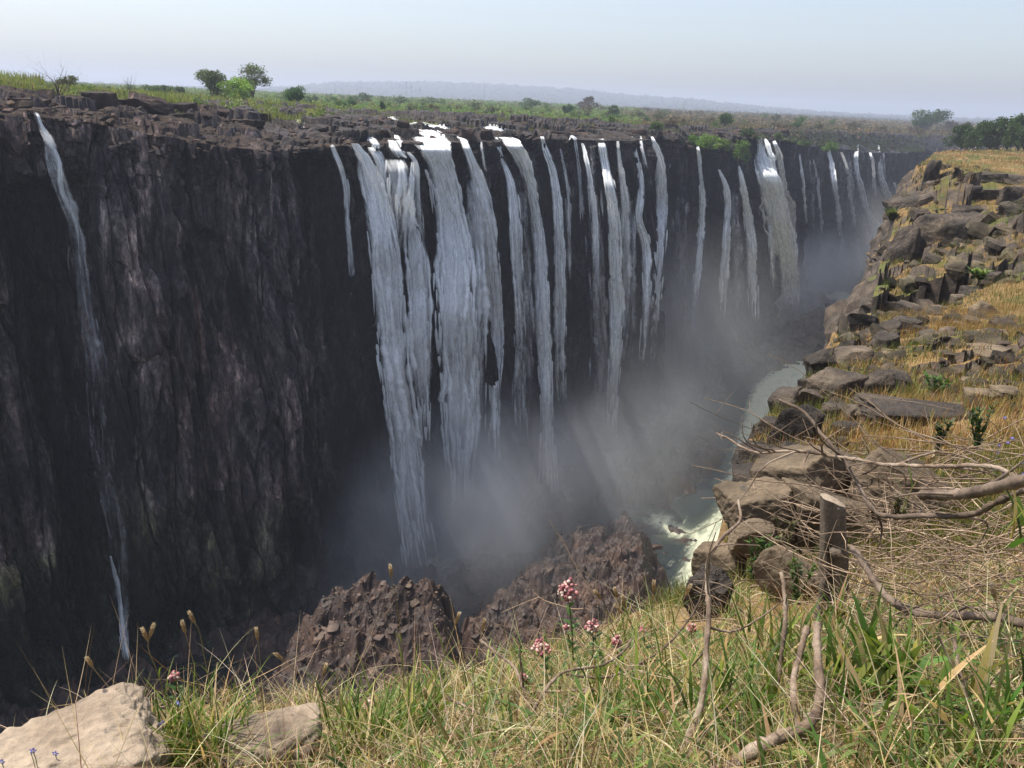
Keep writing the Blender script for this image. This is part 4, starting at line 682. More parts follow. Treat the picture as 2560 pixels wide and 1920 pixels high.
# ------------------------------------------------------------------ trees
def jitc(base, n, r, k=.25): return np.clip(np.array(base)[None]*(1+k*r.normal(0, 1, (n, 1)))*(1+.08*r.normal(0, 1, (n, 3))), .005, .9)
def leaf_quads(P_, S, r, asp=.7, up=0.):
    n = len(P_); d = r.normal(0, 1, (n, 3)); d[:, 2] += up; d /= np.linalg.norm(d, axis=1)[:, None]; e = np.cross(d, r.normal(0, 1, (n, 3))); e /= np.linalg.norm(e, axis=1)[:, None]; S = np.asarray(S).reshape(-1, 1)
    V = np.stack([P_-d*S, P_-e*S*asp*.5, P_+d*S, P_+e*S*asp*.5], 1); return V.reshape(-1, 3), (np.arange(n)[:, None]*4+np.arange(4)[None])
def crown(seed, W, H, base, n, leaf, col, lobes=9, sparse=.0, dome=.7):
    """foliage of a tree: leaf clumps through the volume of many uneven lobes"""
    r = np.random.default_rng(seed); L = []
    for i in range(lobes):
        a = r.uniform(0, 6.3); rad = r.uniform(.05, .33)*W; zc = base+(H-base)*(r.uniform(.25, .78)*(1-.5*(rad/(.4*W))**2*dome)+.05); L.append((rad*math.cos(a), rad*math.sin(a), zc, W*r.uniform(.14, .26), (H-base)*r.uniform(.16, .26), r.uniform(.7, 1.25)))
    L = np.array(L); k = r.choice(lobes, n, p=(L[:, 3]**2)/(L[:, 3]**2).sum()); d = r.normal(0, 1, (n, 3)); d /= np.linalg.norm(d, axis=1)[:, None]; rad = r.uniform(.45 if not sparse else .15, 1.08, (n, 1))
    P_ = L[k, :3]+d*rad*np.stack([L[k, 3], L[k, 3], L[k, 4]], 1); g = vn(P_[:, 0]/(W*.09), P_[:, 1]/(W*.09), P_[:, 2]/(W*.09), s=seed); keep = g > -.35+sparse; P_, k = P_[keep], k[keep]
    c = jitc(col, len(P_), r, .22)*L[k, 5][:, None]; V, Q = leaf_quads(P_, leaf*r.uniform(.5, 1.2, len(P_)), r, .75); return V, Q, np.repeat(c, 4, 0), L
def trunk_mb(seed, L, H, base, rad, twigs=0, col=(.1, .08, .065)):
    r = np.random.default_rng(seed); mb = MB(); fork = base*.55
    def br(A, B, ra, rb, n=5, seg=7):
        P_ = spline([A, (A+B)/2+r.normal(0, .06, 3)*np.linalg.norm(B-A), B], seg); V, Q, T = tube(P_, np.linspace(ra, rb, seg), n); mb.add(V, Q, col); return P_
    t = br(np.zeros(3)-[0, 0, .3], np.array([r.normal(0, .02)*H, r.normal(0, .02)*H, fork]), rad, rad*.75, 7)
    for l in L[:max(4, min(len(L), 8))]:
        b = br(t[-1], l[:3], rad*.5, rad*.12)
        for _ in range(twigs):
            i = r.integers(2, 6); e = b[i]+r.normal(0, 1, 3)*[l[3], l[3], l[4]*.8]+[0, 0, l[4]*.8]; c = br(b[i], e, rad*.14, rad*.03, 4, 5)
            for _ in range(3): br(c[r.integers(1, 5)], c[-1]+r.normal(0, .55, 3)*l[3], rad*.05, rad*.015, 3, 4)
    return mb
def tree(name, loc, seed, W, H, n, leaf, col, label=None, cat='tree', group=None, base=.15, sparse=0., lobes=9, twigs=0, mat='leaf', tr=.03, link=True):
    V, Q, c, L = crown(seed, W, H, H*base, max(n, 4), leaf, col, lobes, sparse); e = empty(name, loc, label, cat, group)
    if n > 4: mesh('crown', V, Q, M[mat], e, col=c)
    trunk_mb(seed, L, H, H*max(base, .12), H*tr, twigs).build('trunk', M['bark'], e); return e
def copy_tree(o, loc, sc_, rz, label=None, group=None):
    c = o.copy(); C.objects.link(c); c.location = loc; c.scale = sc_; c.rotation_euler = (0, 0, rz)
    if label: c['label'] = label
    if group: c['group'] = group
    for ch in o.children: d = ch.copy(); C.objects.link(d); d.parent = c
    return c
def tree_px(name, px, y0, y1, wpx, seed, n, leafpx, col, label, rdist=None, **k):
    """tree whose foot stands on the plateau where the pixel (px, y1) looks"""
    P_, r = hit_plat(px, y1)
    if rdist is not None: d = ray(px, y1); P_ = d*rdist/math.hypot(d[0], d[1]); P_[2] = plat_z(np.array([math.atan2(d[0], d[1])]), np.array([rdist]))[0]; r = rdist
    s = r/F; return tree(name, P_, seed, wpx*s, (y1-y0)*s, n, leafpx*s, col, label, **k)
T1 = [
 ('tree', 632, 172, 262, 104, 11, 5200, 2.6, (.075, .095, .045), 'tall airy tree with a domed see through crown', 330, dict(sparse=.18, twigs=2, base=.25, lobes=12)),
 ('tree', 530, 196, 272, 84, 12, 6200, 2.8, (.085, .105, .045), 'dense dark olive tree with rounded top left of the bright green one', 300, dict(base=.05, lobes=12)),
 ('tree', 606, 208, 272, 92, 13, 5200, 2.8, (.13, .2, .04), 'bright green bushy tree in front of the tall airy tree', 280, dict(base=.03, lobes=12)),
 ('tree', 738, 205, 258, 60, 14, 3200, 2.6, (.05, .11, .035), 'green tree alone right of the tall airy tree', 300, dict(base=.08)),
 ('tree', 392, 203, 232, 68, 15, 2200, 2.6, (.055, .085, .035), 'flat green tree behind the reeds', 420, dict(base=.1)),
 ('tree', 446, 214, 240, 30, 16, 1200, 2.4, (.05, .08, .035), 'small round tree behind the reeds', 400, dict(base=.08)), ('tree', 417, 203, 232, 34, 17, 1300, 2.4, (.05, .085, .03), 'leaning small tree touching the flat green one', 415, dict(base=.15)),
 ('tree', 175, 195, 246, 62, 18, 2200, 2.6, (.06, .075, .03), 'green tree behind the bare thorn tree', 230, dict(base=.3, sparse=.1, twigs=1)),
 ('bush', 280, 215, 238, 34, 19, 900, 2.6, (.07, .085, .045), 'grey green shrub in the reeds', 350, dict(base=.05)),
 ('bush', 1636, 300, 340, 50, 20, 1500, 2.6, (.07, .11, .035), 'green bush on the lip above the fan shaped fall', 300, dict(base=.05)),
 ('bush', 1735, 305, 338, 44, 21, 1700, 2.6, (.09, .15, .03), 'bright bush left of a pair on the lip', 320, dict(base=.03)), ('bush', 1766, 308, 352, 64, 22, 2200, 2.6, (.085, .145, .03), 'larger bright bush, right of the pair on the lip', 315, dict(base=.03)),
 ('bush', 1800, 330, 358, 44, 23, 1200, 2.6, (.08, .12, .035), 'low bush under the bright pair', 308, dict(base=.03)), ('tree', 1808, 290, 326, 54, 24, 1600, 2.8, (.045, .075, .03), 'dark round tree behind the bright pair of bushes', 480, dict(base=.08)),
 ('bush', 1868, 318, 352, 46, 25, 1500, 2.8, (.045, .07, .03), 'dark bush just left of the huge far chute', 360, dict(base=.03)), ('bush', 1944, 322, 346, 34, 26, 900, 2.8, (.06, .085, .035), 'grey green bush right of the huge far chute', 400, dict(base=.03)),
 ('bush', 2015, 326, 346, 36, 27, 900, 2.8, (.05, .085, .03), 'bush on the far lip above the first faint trickle', 440, dict(base=.03)), ('bush', 2072, 326, 350, 50, 28, 1200, 2.8, (.06, .1, .03), 'wide bush on the far lip above the stepped thin fall', 460, dict(base=.03)),
 ('tree', 2312, 254, 312, 92, 29, 3600, 2.8, (.035, .065, .025), 'big domed dark tree on the right skyline', 960, dict(base=.05, lobes=12)), ('tree', 2374, 288, 312, 40, 30, 1200, 2.6, (.06, .05, .04), 'smaller brown tree right of the domed skyline tree', 1100, dict(base=.1)),
 ('tree', 2418, 292, 314, 26, 31, 800, 2.6, (.06, .05, .04), 'smallest brown skyline tree right of the dome', 1100, dict(base=.1)), ('tree', 905, 238, 262, 60, 32, 1400, 2.6, (.045, .075, .045), 'dark spreading tree left of the pale gap in the woods', 700, dict(base=.05)),
 ('tree', 882, 258, 284, 26, 33, 900, 2.6, (.05, .1, .035), 'small round green tree on the meadow edge', 420, dict(base=.04)), ('bush', 956, 266, 290, 18, 34, 600, 2.4, (.045, .065, .03), 'narrow dark shrub on the meadow edge', 340, dict(base=.05)),
 ('tree', 1470, 262, 300, 60, 36, 1500, 2.8, (.07, .055, .055), 'mauve brown leafless tree behind the central bright column', 900, dict(base=.08)), ('tree', 1420, 282, 312, 44, 37, 1400, 2.8, (.04, .075, .035), 'round green tree behind the middle falls', 520, dict(base=.05)),
 ('tree', 1325, 262, 292, 60, 38, 1500, 2.8, (.045, .08, .04), 'broad green tree behind the foaming chute', 800, dict(base=.05)), ('tree', 1530, 286, 316, 36, 39, 1200, 2.8, (.04, .07, .035), 'small dark green tree near the central falls', 560, dict(base=.05)),
]
for nm, px, y0, y1, w_, sd, n_, lf, col, lb, rd, kw in T1: tree_px(nm, px, y0, y1, w_, sd, n_, lf, col, lb, rd, **kw)
# bush hanging under the lip
p_, r_q, _ = hit_wall(1850, 400, 3); tree('bush', p_-np.array([0, 0, 3]), 41, 46*r_q/F, 70*r_q/F, 1800, 2.6*r_q/F, (.09, .15, .035), 'bright green bush hanging below the lip over a curving fall', 'bush', base=.05)
p_, r_q, _ = hit_wall(1815, 372, 2); tree('bush', p_-np.array([0, 0, 2]), 42, 40*r_q/F, 36*r_q/F, 1000, 2.6*r_q/F, (.055, .085, .03), 'dull green bush clinging above the hanging one', 'bush', base=.05)
for (px, y0, y1, w_, sd, lb) in ((150, 183, 258, 110, 51, 'pale bare thorn tree on the left cliff top'), (333, 200, 256, 42, 52, 'small dark bare tree right of the thorn tree')):
    P_, r = hit_plat(px, y1); s = r/F; tree('bare_tree', P_, sd, w_*s*1.3, (y1-y0)*s*1.15, 0, 1, (0, 0, 0), lb, base=.25, lobes=9, twigs=4, tr=.022)
# woodland: four prototypes copied
PROT = []
for i, (col, lb) in enumerate([((.04, .075, .035), 'green'), ((.055, .09, .035), 'fresh green'), ((.075, .06, .05), 'leafless brown'), ((.05, .06, .04), 'dull olive')]):
    V, Q, c, L = crown(60+i, 10, 8, .6, 520, .55, col, 8, .05); e = empty('tree', (0, 0, 0), 'x', 'tree', 'x'); mesh('crown', V, Q, M['leaf'], e, col=c); trunk_mb(60+i, L, 8, 2, .22).build('trunk', M['bark'], e); PROT.append(e)
r6 = np.random.default_rng(66); used = set(); GL = ['mid green round trees of the woods behind the falls', 'fresh green trees of the woods behind the falls', 'leafless brown trees of the dry woods on the right', 'dull olive trees scattered in the woods']
LL = ['mid green round tree among its look-alikes in the woods behind the falls', 'fresh green tree among its look-alikes in the woods behind the falls', 'leafless mauve brown tree among its look-alikes in the dry woods', 'dull olive tree among its look-alikes in the woods']
cnt = 0
while cnt < 255:
    px = r6.uniform(20, 2540); right = px > 1560
    if px < 700 and r6.random() < .8: continue
    az = math.atan2(*ray(px, 270)[:2]); R_, _ = rim_at(np.array([az])); rr = R_[0]+(60 if px > 1500 else 150)+(1500 if not right else 1500)*r6.random()**1.6; x, y = pol(az, rr); z = plat_z(np.array([az]), np.array([rr]))[0]
    k = r6.choice(4, p=[.1, .07, .6, .23] if right else [.45, .25, .08, .22]); s = (.5+.6*r6.random())*(1 if rr > 500 else .6)*(1.15 if right else 1)
    if k in used: o = copy_tree(PROT[k], (x, y, z-.4), (s*r6.uniform(.9, 1.4), s*r6.uniform(.9, 1.4), s), r6.uniform(0, 6.3), LL[k], GL[k])
    else: o = PROT[k]; o.location = (x, y, z-.4); o.scale = (s, s, s); o['label'] = LL[k]; o['group'] = GL[k]; used.add(k)
    cnt += 1
# right hand copse at the end of the near plateau
for i, (px, y0, y1, w_) in enumerate([(2395, 332, 384, 60), (2440, 325, 386, 70), (2490, 322, 388, 76), (2540, 318, 390, 80), (2580, 318, 392, 80), (2465, 330, 388, 60), (2515, 334, 390, 60), (2420, 342, 384, 46), (2556, 342, 391, 60)]):
    r = 400-i*3; d = ray(px, y1); q = d*r/math.hypot(d[0], d[1]); s = r/F
    if i == 0: cp = tree('tree', (q[0], q[1], float(zn(q[0], q[1], False))-.5), 81, 66*s, 56*s, 2600, 3.2*s, (.035, .06, .02), 'dense dark green tree of the clump behind the far plateau grass', group='dark green clump of trees on the right', base=.02, lobes=14)
    else: copy_tree(cp, (q[0], q[1], float(zn(q[0], q[1], False))-.5), (w_/66., w_/66., (y1-y0)/56.), i*1.3)
def clumps(name, P_, size, per, leaf, cols, seed, flat=.6):
    """soft mass of foliage clumps nobody could count"""
    r = np.random.default_rng(seed); n = len(P_); size = np.broadcast_to(size, (n,)); d = r.normal(0, 1, (n, per, 3)); d /= np.linalg.norm(d, axis=2)[..., None]; d[..., 2] = abs(d[..., 2])*flat*1.4
    Q_ = P_[:, None]+d*r.uniform(.4, 1, (n, per, 1))*size[:, None, None]*r.uniform(.7, 1.3, (n, 1, 1)); ci = r.integers(0, len(cols), n); c = np.array(cols)[ci][:, None]*r.uniform(.75, 1.25, (n, 1, 1))*r.uniform(.8, 1.2, (n, per, 1))
    lf = (np.broadcast_to(leaf, (n,))[:, None]*r.uniform(.6, 1.2, (n, per))).ravel(); V, F4 = leaf_quads(Q_.reshape(-1, 3), lf, r, .8); o = mesh(name, V, F4, M['leaf'], col=np.repeat(c.reshape(-1, 3), 4, 0)); tag(o, kind='stuff'); return o
def polar_pts(n, px0, px1, f0, f1, seed, pw=1.):
    r = np.random.default_rng(seed); px = r.uniform(px0, px1, n); az = np.arctan((px-1280)/F*1.06)+0; az = np.array([math.atan2(*ray(p, 270)[:2]) for p in px]); R_, _ = rim_at(az); rr = R_+f0*(f1/f0)**(r.random(n)**pw); x, y = pol(az, rr); return np.c_[x, y, plat_z(az, rr)], rr, px
P_, rr, px = polar_pts(9000, -60, 1600, 110, 1900, 71); clumps('woodland', P_-[0, 0, .5], 4.1*np.clip(rr/700, .45, 2.2), 26, .0026*rr*.6, [(.065, .12, .045), (.09, .15, .05), (.055, .085, .035), (.1, .135, .05), (.1, .085, .06)], 71)
P_, rr, px = polar_pts(6500, 1540, 2640, 60, 1800, 72); clumps('dry_woodland', P_-[0, 0, .5], 4.2*np.clip(rr/900, .4, 1.8), 26, .0026*rr*.55, [(.075, .058, .05), (.06, .048, .044), (.095, .07, .05), (.05, .06, .035), (.13, .09, .06)], 72)
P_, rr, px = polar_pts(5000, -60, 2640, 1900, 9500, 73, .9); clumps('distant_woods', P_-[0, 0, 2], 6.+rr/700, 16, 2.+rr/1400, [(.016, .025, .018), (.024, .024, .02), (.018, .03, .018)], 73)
P_, rr, px = polar_pts(3200, 1900, 2330, 3, 60, 74); clumps('cliff_scrub', P_, 1.8, 20, .5, [(.04, .06, .03), (.055, .07, .035), (.05, .045, .035)], 74)
P_, rr, px = polar_pts(1800, 300, 1900, 26, 120, 75); clumps('low_scrub', P_, .9, 14, .35, [(.06, .085, .03), (.09, .09, .04)], 75)

# ------------------------------------------------------------------ blades of grass
def blades(mb, P_, L, W, az, lean, curl, col, k=3, r=None, face=None, tipw=.08):
    n = len(P_); L = np.broadcast_to(L, (n,)); W = np.broadcast_to(W, (n,)); h = np.stack([np.cos(az), np.sin(az), 0*az], 1); up = np.array([0, 0, 1.]); fa = az+PI/2+(r.normal(0, .7, n) if r is not None else 0); wv = np.stack([np.cos(fa), np.sin(fa), 0*fa], 1)
    p = P_.copy(); V = []; t = np.linspace(0, 1, k+1)
    for i in range(k+1):
        ww = W*np.interp(t[i], [0, .3, 1], [.7, 1, tipw])*.5; V.append(p-wv*ww[:, None]); V.append(p+wv*ww[:, None]); th = lean+curl*t[i]; p = p+(h*np.sin(th)[:, None]+up*np.cos(th)[:, None])*(L/k)[:, None]
    V = np.stack(V, 1); m = 2*(k+1); i = np.arange(k); Q = np.stack([i*2, i*2+1, i*2+3, i*2+2], 1); Q = (np.arange(n)[:, None, None]*m+Q[None]).reshape(-1, 4); mb.add(V.reshape(-1, 3), Q, np.repeat(col, m, 0))
GREEN, YGREEN, STRAW, BROWN, PALE = (.095, .165, .03), (.22, .26, .055), (.5, .38, .19), (.17, .1, .05), (.66, .55, .38)
def pick(r, cols, w_, n, k=.22): c = np.array(cols)[r.choice(len(cols), n, p=np.array(w_)/sum(w_))]; return np.clip(c*(1+k*r.normal(0, 1, (n, 1)))*(1+.08*r.normal(0, 1, (n, 3))), .01, .9)
def ground_pts(n, r0, r1, a0, a1, r, edge=.0):
    rr = r0*(r1/r0)**r.random(n); az = np.radians(r.uniform(a0, a1, n)); x, y = pol(az, rr); a, c = ac(np.stack([x, y], -1)); k = c > Rn(a)+edge; x, y, rr, az = x[k], y[k], rr[k], az[k]; return np.c_[x, y, zn(x, y)], rr, np.degrees(az)
rg = np.random.default_rng(90)
mb = MB()   # short dry thatch lying under everything near the camera
P_, rr, az = ground_pts(30000, .95, 5.5, -40, 40, rg); n = len(P_); blades(mb, P_+[0, 0, .005], rg.uniform(.05, .16, n), rg.uniform(.0015, .0035, n), rg.uniform(0, 6.3, n), rg.uniform(.7, 1.5, n), rg.uniform(-.4, .8, n), pick(rg, [STRAW, PALE, BROWN, YGREEN], [5, 3, 3, 1.5], n), 2, rg)
P_, rr, az = ground_pts(1500, .95, 4.6, -38, 40, rg, .03); w_ = np.where(az > 20, 1.1, np.where(az < -12, .5, 1.)); P_ = P_[rg.random(len(P_)) < w_]; rr_t = np.arctan2(P_[:, 0], P_[:, 1]); n = len(P_); per = 24
ta = rg.uniform(0, 6.3, n)[:, None]+rg.normal(0, .9, (n, per)); tl = rg.uniform(.06, .17, n)[:, None]*rg.uniform(.6, 1.15, (n, per)); B = np.repeat(P_, per, 0)+np.c_[rg.normal(0, .03, (n*per, 2)), np.zeros(n*per)]; hue = rg.random(n); N_ = n*per
cg = pick(rg, [GREEN, YGREEN, (.07, .13, .03)], [4, 3, 3], N_); cs = pick(rg, [STRAW, PALE, BROWN, YGREEN], [4, 2, 3, 2], N_); m_ = (np.repeat(hue, per)+.35*rg.normal(0, 1, N_) < np.repeat(np.where(rr_t > 0, .56, .4), per))[:, None]
blades(mb, B, tl.ravel(), rg.uniform(.003, .0075, N_), ta.ravel(), rg.uniform(.1, 1.15, N_), rg.uniform(.1, 1.6, N_), np.where(m_, cg, cs), 4, rg)
P_, rr, az = ground_pts(1500, 1.0, 3.6, -14, 38, rg, .03); n = len(P_); blades(mb, P_+np.c_[np.zeros((n, 2)), rg.uniform(0, .07, n)], rg.uniform(.08, .19, n), rg.uniform(.009, .02, n), rg.uniform(0, 6.3, n), rg.uniform(.3, 1.3, n), rg.uniform(.1, 1., n), pick(rg, [(.11, .19, .045), (.2, .26, .07), (.07, .125, .03), (.35, .28, .12)], [3, 3, 2, 2], n), 5, rg)
o = mb.build('grass', M['grass'], smooth=False); tag(o, kind='stuff')
mb = MB()   # fine golden grass of the middle distance
P_, rr, az = ground_pts(60000, 4.6, 34, 6, 37, rg, .1); n = len(P_); g = fbm(P_[:, 0]/3.5, P_[:, 1]/3.5, s=91, o=3); k = rg.random(n) < np.where(g > -.5, 1, .35); P_, rr, g = P_[k], rr[k], g[k]; n = len(P_)
cc = np.where((g+.25*rg.normal(0, 1, n) > .22)[:, None], pick(rg, [(.07, .11, .025), (.14, .17, .04), (.2, .17, .05), (.3, .22, .08)], [3, 3, 3, 2], n), pick(rg, [(.36, .21, .08), STRAW, (.22, .12, .05), (.13, .08, .04), YGREEN], [4, 3, 3, 2, 1], n))
blades(mb, P_, rg.uniform(.1, .26, n)*np.clip(rr/9, .9, 1.5), .0016*rr**.75*1.15, rg.uniform(0, 6.3, n), rg.uniform(0, .6, n), rg.uniform(0, .8, n), cc, 2, rg)
o = mb.build('golden_grass', M['grass'], smooth=False); tag(o, kind='stuff')
mb = MB()
P_, rr, az = ground_pts(110000, 30, 420, 17, 38, rg, .3); n = len(P_); g = fbm(P_[:, 0]/14, P_[:, 1]/14, s=92, o=3); k = rg.random(n) < np.where(g > -.35, 1, .3); P_, rr, g = P_[k], rr[k], g[k]; n = len(P_)
cc = np.where((g+.2*rg.normal(0, 1, n) > .3)[:, None], pick(rg, [(.12, .15, .04), (.18, .19, .05), (.08, .11, .03)], [3, 4, 2], n), pick(rg, [(.34, .21, .085), (.28, .17, .07), (.4, .28, .13)], [4, 4, 3], n))
blades(mb, P_, rg.uniform(.25, .6, n)*np.clip(rr/60, .8, 1.6), .02*(rr/30)**.85, rg.uniform(0, 6.3, n), rg.uniform(0, .5, n), rg.uniform(0, .7, n), cc, 1, rg)
o = mb.build('far_golden_grass', M['grass'], smooth=False); tag(o, kind='stuff')
mb = MB()   # reeds behind the river bed, left
P_, rr, px = polar_pts(26000, -80, 800, 32, 190, 93); n = len(P_); g = vn(P_[:, 0]/20, P_[:, 1]/20, s=94); k = (g > -.55) & ~((px > 480) & (px < 640) & (rr < 240)); P_, rr, g, px = P_[k], rr[k], g[k], px[k]; n = len(P_)
hgt = (2.2+1.4*g)*np.where(px < 115, 1.5, 1); blades(mb, P_, hgt*rg.uniform(.7, 1.1, n), .34, rg.uniform(0, 6.3, n), rg.uniform(0, .25, n), rg.uniform(0, .6, n), pick(rg, [(.24, .27, .08), (.18, .23, .065), (.36, .33, .15)], [4, 3, 2], n, .15), 2, rg)
o = mb.build('reeds', M['grass'], smooth=False); tag(o, kind='stuff')
mb = MB()   # meadow behind the bed, middle
P_, rr, px = polar_pts(24000, 700, 1900, 34, 170, 95); n = len(P_); blades(mb, P_, rg.uniform(.5, 1.4, n), .4, rg.uniform(0, 6.3, n), rg.uniform(0, .3, n), rg.uniform(0, .6, n), pick(rg, [(.18, .21, .065), (.24, .24, .09), (.13, .16, .055)], [3, 3, 2], n), 1, rg)
o = mb.build('meadow_grass', M['grass'], smooth=False); tag(o, kind='stuff')

P_, rr, px = polar_pts(420, 40, 860, 36, 230, 76); clumps('reed_shrubs', P_, rg.uniform(.9, 2.6, len(P_)), 60, .5, [(.09, .13, .045), (.12, .16, .05), (.07, .1, .04), (.13, .13, .06)], 76, .9)
M['wood_v'] = vcolrock(rockmat('twig_wood', [(.14, .1, .08), (.3, .23, .17), (.46, .38, .3)], 9, 80, .5, .002))
# ------------------------------------------------------------------ dead branches, traced where they hang in front of the slope
def px_path(L, r):
    r = np.broadcast_to(r, (len(L),)) if np.ndim(r) == 0 else np.interp(np.linspace(0, 1, len(L)), np.linspace(0, 1, len(r)), r)
    return np.array([at_r(x, y, q) for (x, y), q in zip(L, r)])
rb = np.random.default_rng(77)
def branch(L, r, w0, w1, label, subs=(), thorns=10, cat='branch', mat='wood', name='dead_branch'):
    P_ = px_path(L, r); n = max(12, len(L)*5); Q_ = spline(P_, n); k = np.linalg.norm(Q_, axis=1)/F*.5; k0 = k.mean(); Q_ = Q_+1.1*k0*rb.normal(0, 1, (n, 3))*np.linspace(1, 1, n)[:, None]; rad = np.linspace(w0, w1, n)*.84*k*(1+.12*rb.normal(0, 1, n)); rad[rb.random(n) < .12] *= 1.28
    mb = MB(); V, Qf, T = tube(Q_, rad, 9); mb.add(V, Qf); mb.add(V*0, np.array([[0, 1, 2]])) if False else None
    V2, Q2, T2 = tube(Q_[[0, 1]], rad[[0, 1]], 9); mb.T.append(T2[:9]+mb.n) if False else None
    for (S, w) in subs:
        A = px_path(S, r if np.ndim(r) == 0 else float(np.mean(r))); A[0] = Q_[np.argmin(np.linalg.norm(Q_-A[0], axis=1))]; B = spline(A, 8); mb.add(*tube(B, np.linspace(w, w*.35, 8)*k0, 6)[:2])
    for _ in range(thorns):
        i = rb.integers(1, n-1); t = Q_[i]-Q_[i-1]; t /= np.linalg.norm(t); d = np.cross(t, rb.normal(0, 1, 3)); d /= np.linalg.norm(d); ln_ = rb.uniform(.012, .035)*P_[0][1]/2.5; mb.add(*tube([Q_[i], Q_[i]+d*ln_*.6, Q_[i]+d*ln_+t*ln_*.1], [1.7*k0, 1.2*k0, .3*k0], 4)[:2])
    o = mb.build(name, M[mat], origin=Q_[0]); o.location = Q_[0]; tag(o, label, cat)
    return o
branch([(1790, 1083), (1825, 1098), (1860, 1120), (1890, 1131), (1960, 1128), (2020, 1130), (2090, 1142), (2150, 1150), (2200, 1160), (2260, 1163), (2350, 1166), (2440, 1164), (2500, 1172), (2560, 1206), (2640, 1240)], [2.9, 2.6, 2.3], 6, 13, 'long thorny grey branch reaching left over the boulders to the gorge',
    [([(1882, 1128), (1880, 1090), (1879, 1056)], 5), ([(1945, 1128), (1925, 1100), (1905, 1066)], 5), ([(2023, 1130), (2060, 1104), (2112, 1068)], 6), ([(2030, 1122), (2018, 1100), (2008, 1078)], 5), ([(1985, 1132), (2010, 1170), (2050, 1215), (2066, 1232)], 6), ([(1852, 1115), (1856, 1080), (1857, 1036)], 5), ([(1804, 1082), (1803, 1095), (1807, 1107)], 5),
     ([(1930, 1132), (1905, 1170), (1870, 1225), (1800, 1300)], 5), ([(2230, 1163), (2160, 1185), (2110, 1195), (2082, 1200)], 6), ([(2290, 1165), (2300, 1140), (2340, 1130), (2420, 1145), (2500, 1200)], 7), ([(2440, 1166), (2480, 1185), (2530, 1200)], 6), ([(2250, 1163), (2262, 1190), (2265, 1228)], 5)], 26)
branch([(2305, 1238), (2330, 1236), (2380, 1237), (2440, 1230), (2500, 1215), (2560, 1200), (2640, 1180)], [2.5, 2.2, 2.0], 22, 34, 'thickest dark branch with a broken pale end, right edge', [([(2310, 1240), (2270, 1236), (2238, 1243)], 9), ([(2500, 1216), (2530, 1175), (2560, 1150)], 10)], 6, mat='wood_dark')
branch([(1948, 1000), (2010, 1030), (2050, 1080), (2085, 1120), (2120, 1165), (2148, 1215), (2165, 1250), (2195, 1284), (2240, 1293), (2300, 1289), (2370, 1290), (2440, 1283), (2480, 1262), (2560, 1226), (2640, 1200)], [2.9, 2.5, 2.2], 8, 17, 'dark curved branch dropping in front of the boulders then sweeping right',
    [([(2060, 1090), (2040, 1050), (2043, 1030)], 7), ([(2090, 1130), (2150, 1160), (2200, 1152)], 5), ([(2215, 1292), (2205, 1330), (2195, 1370)], 7), ([(2370, 1290), (2300, 1270), (2240, 1235)], 6), ([(2460, 1275), (2470, 1320), (2440, 1370)], 6)], 18, mat='wood_dark')
branch([(1660, 1990), (1690, 1920), (1725, 1840), (1752, 1760), (1764, 1680), (1768, 1600), (1772, 1520), (1768, 1450), (1772, 1400), (1800, 1350), (1832, 1320), (1851, 1298), (1846, 1250)], [1.5, 1.9, 2.3], 21, 7, 'slender pinkish branch rising across the white river',
    [([(1766, 1590), (1830, 1580), (1900, 1545), (1960, 1500)], 7), ([(1770, 1405), (1800, 1362), (1860, 1362), (1900, 1364)], 7), ([(1764, 1640), (1700, 1700), (1640, 1770)], 6), ([(1775, 1480), (1768, 1400), (1790, 1330)], 6)], 12)
branch([(1790, 1990), (1830, 1925), (1900, 1866), (1960, 1838), (2010, 1820), (2040, 1785), (2052, 1730), (2046, 1670), (2042, 1610), (2043, 1560)], [1.45, 1.6, 1.9], 40, 20, 'thick bent branch with a sawn top in the bottom foreground', [([(1985, 1830), (2000, 1790), (1990, 1760)], 9), ([(2050, 1750), (2075, 1740), (2090, 1735)], 7)], 5)
branch([(2040, 1990), (2020, 1920), (2003, 1850), (1988, 1770), (1984, 1700), (1998, 1640), (2018, 1566)], [1.5, 1.9], 19, 15, 'straight stick standing just left of the thick bent branch', [([(2003, 1860), (1975, 1890), (1945, 1925)], 9)], 4)
branch([(1880, 1862), (1915, 1810), (1940, 1730), (1953, 1640), (1964, 1540), (1960, 1470), (1953, 1432)], [1.8, 2.1], 14, 11, 'pale sawn stick left of the stump', [([(1960, 1500), (1975, 1470), (1990, 1440)], 4)], 4)
branch([(2128, 1366), (2160, 1410), (2185, 1450), (2215, 1490), (2260, 1520), (2310, 1535), (2370, 1540), (2440, 1540), (2500, 1545), (2560, 1560), (2620, 1575)], [2.9, 2.6, 2.4], 17, 24, 'thick brown branch lying from the stump toward the right edge', [([(2380, 1540), (2387, 1580), (2390, 1620)], 10), ([(2270, 1525), (2240, 1560), (2225, 1600)], 7), ([(2410, 1540), (2440, 1520), (2460, 1560)], 7)], 10, mat='wood_dark')
branch([(2386, 1600), (2395, 1660), (2410, 1720), (2425, 1790), (2445, 1850)], [2.0, 1.8], 11, 13, 'grey forked stick hanging below the thick brown branch', [([(2405, 1700), (2370, 1640), (2345, 1590)], 8), ([(2425, 1790), (2460, 1740), (2480, 1700), (2520, 1660)], 7)], 6)
branch([(1312, 1730), (1400, 1728), (1468, 1724), (1560, 1726), (1640, 1723), (1724, 1727), (1756, 1735)], [2.3, 2.1], 7, 10, 'straight thorny twig lying level left of the pinkish branch', [([(1468, 1726), (1400, 1760), (1351, 1782), (1321, 1821), (1260, 1930)], 8), ([(1312, 1730), (1230, 1760), (1170, 1790)], 5)], 16)
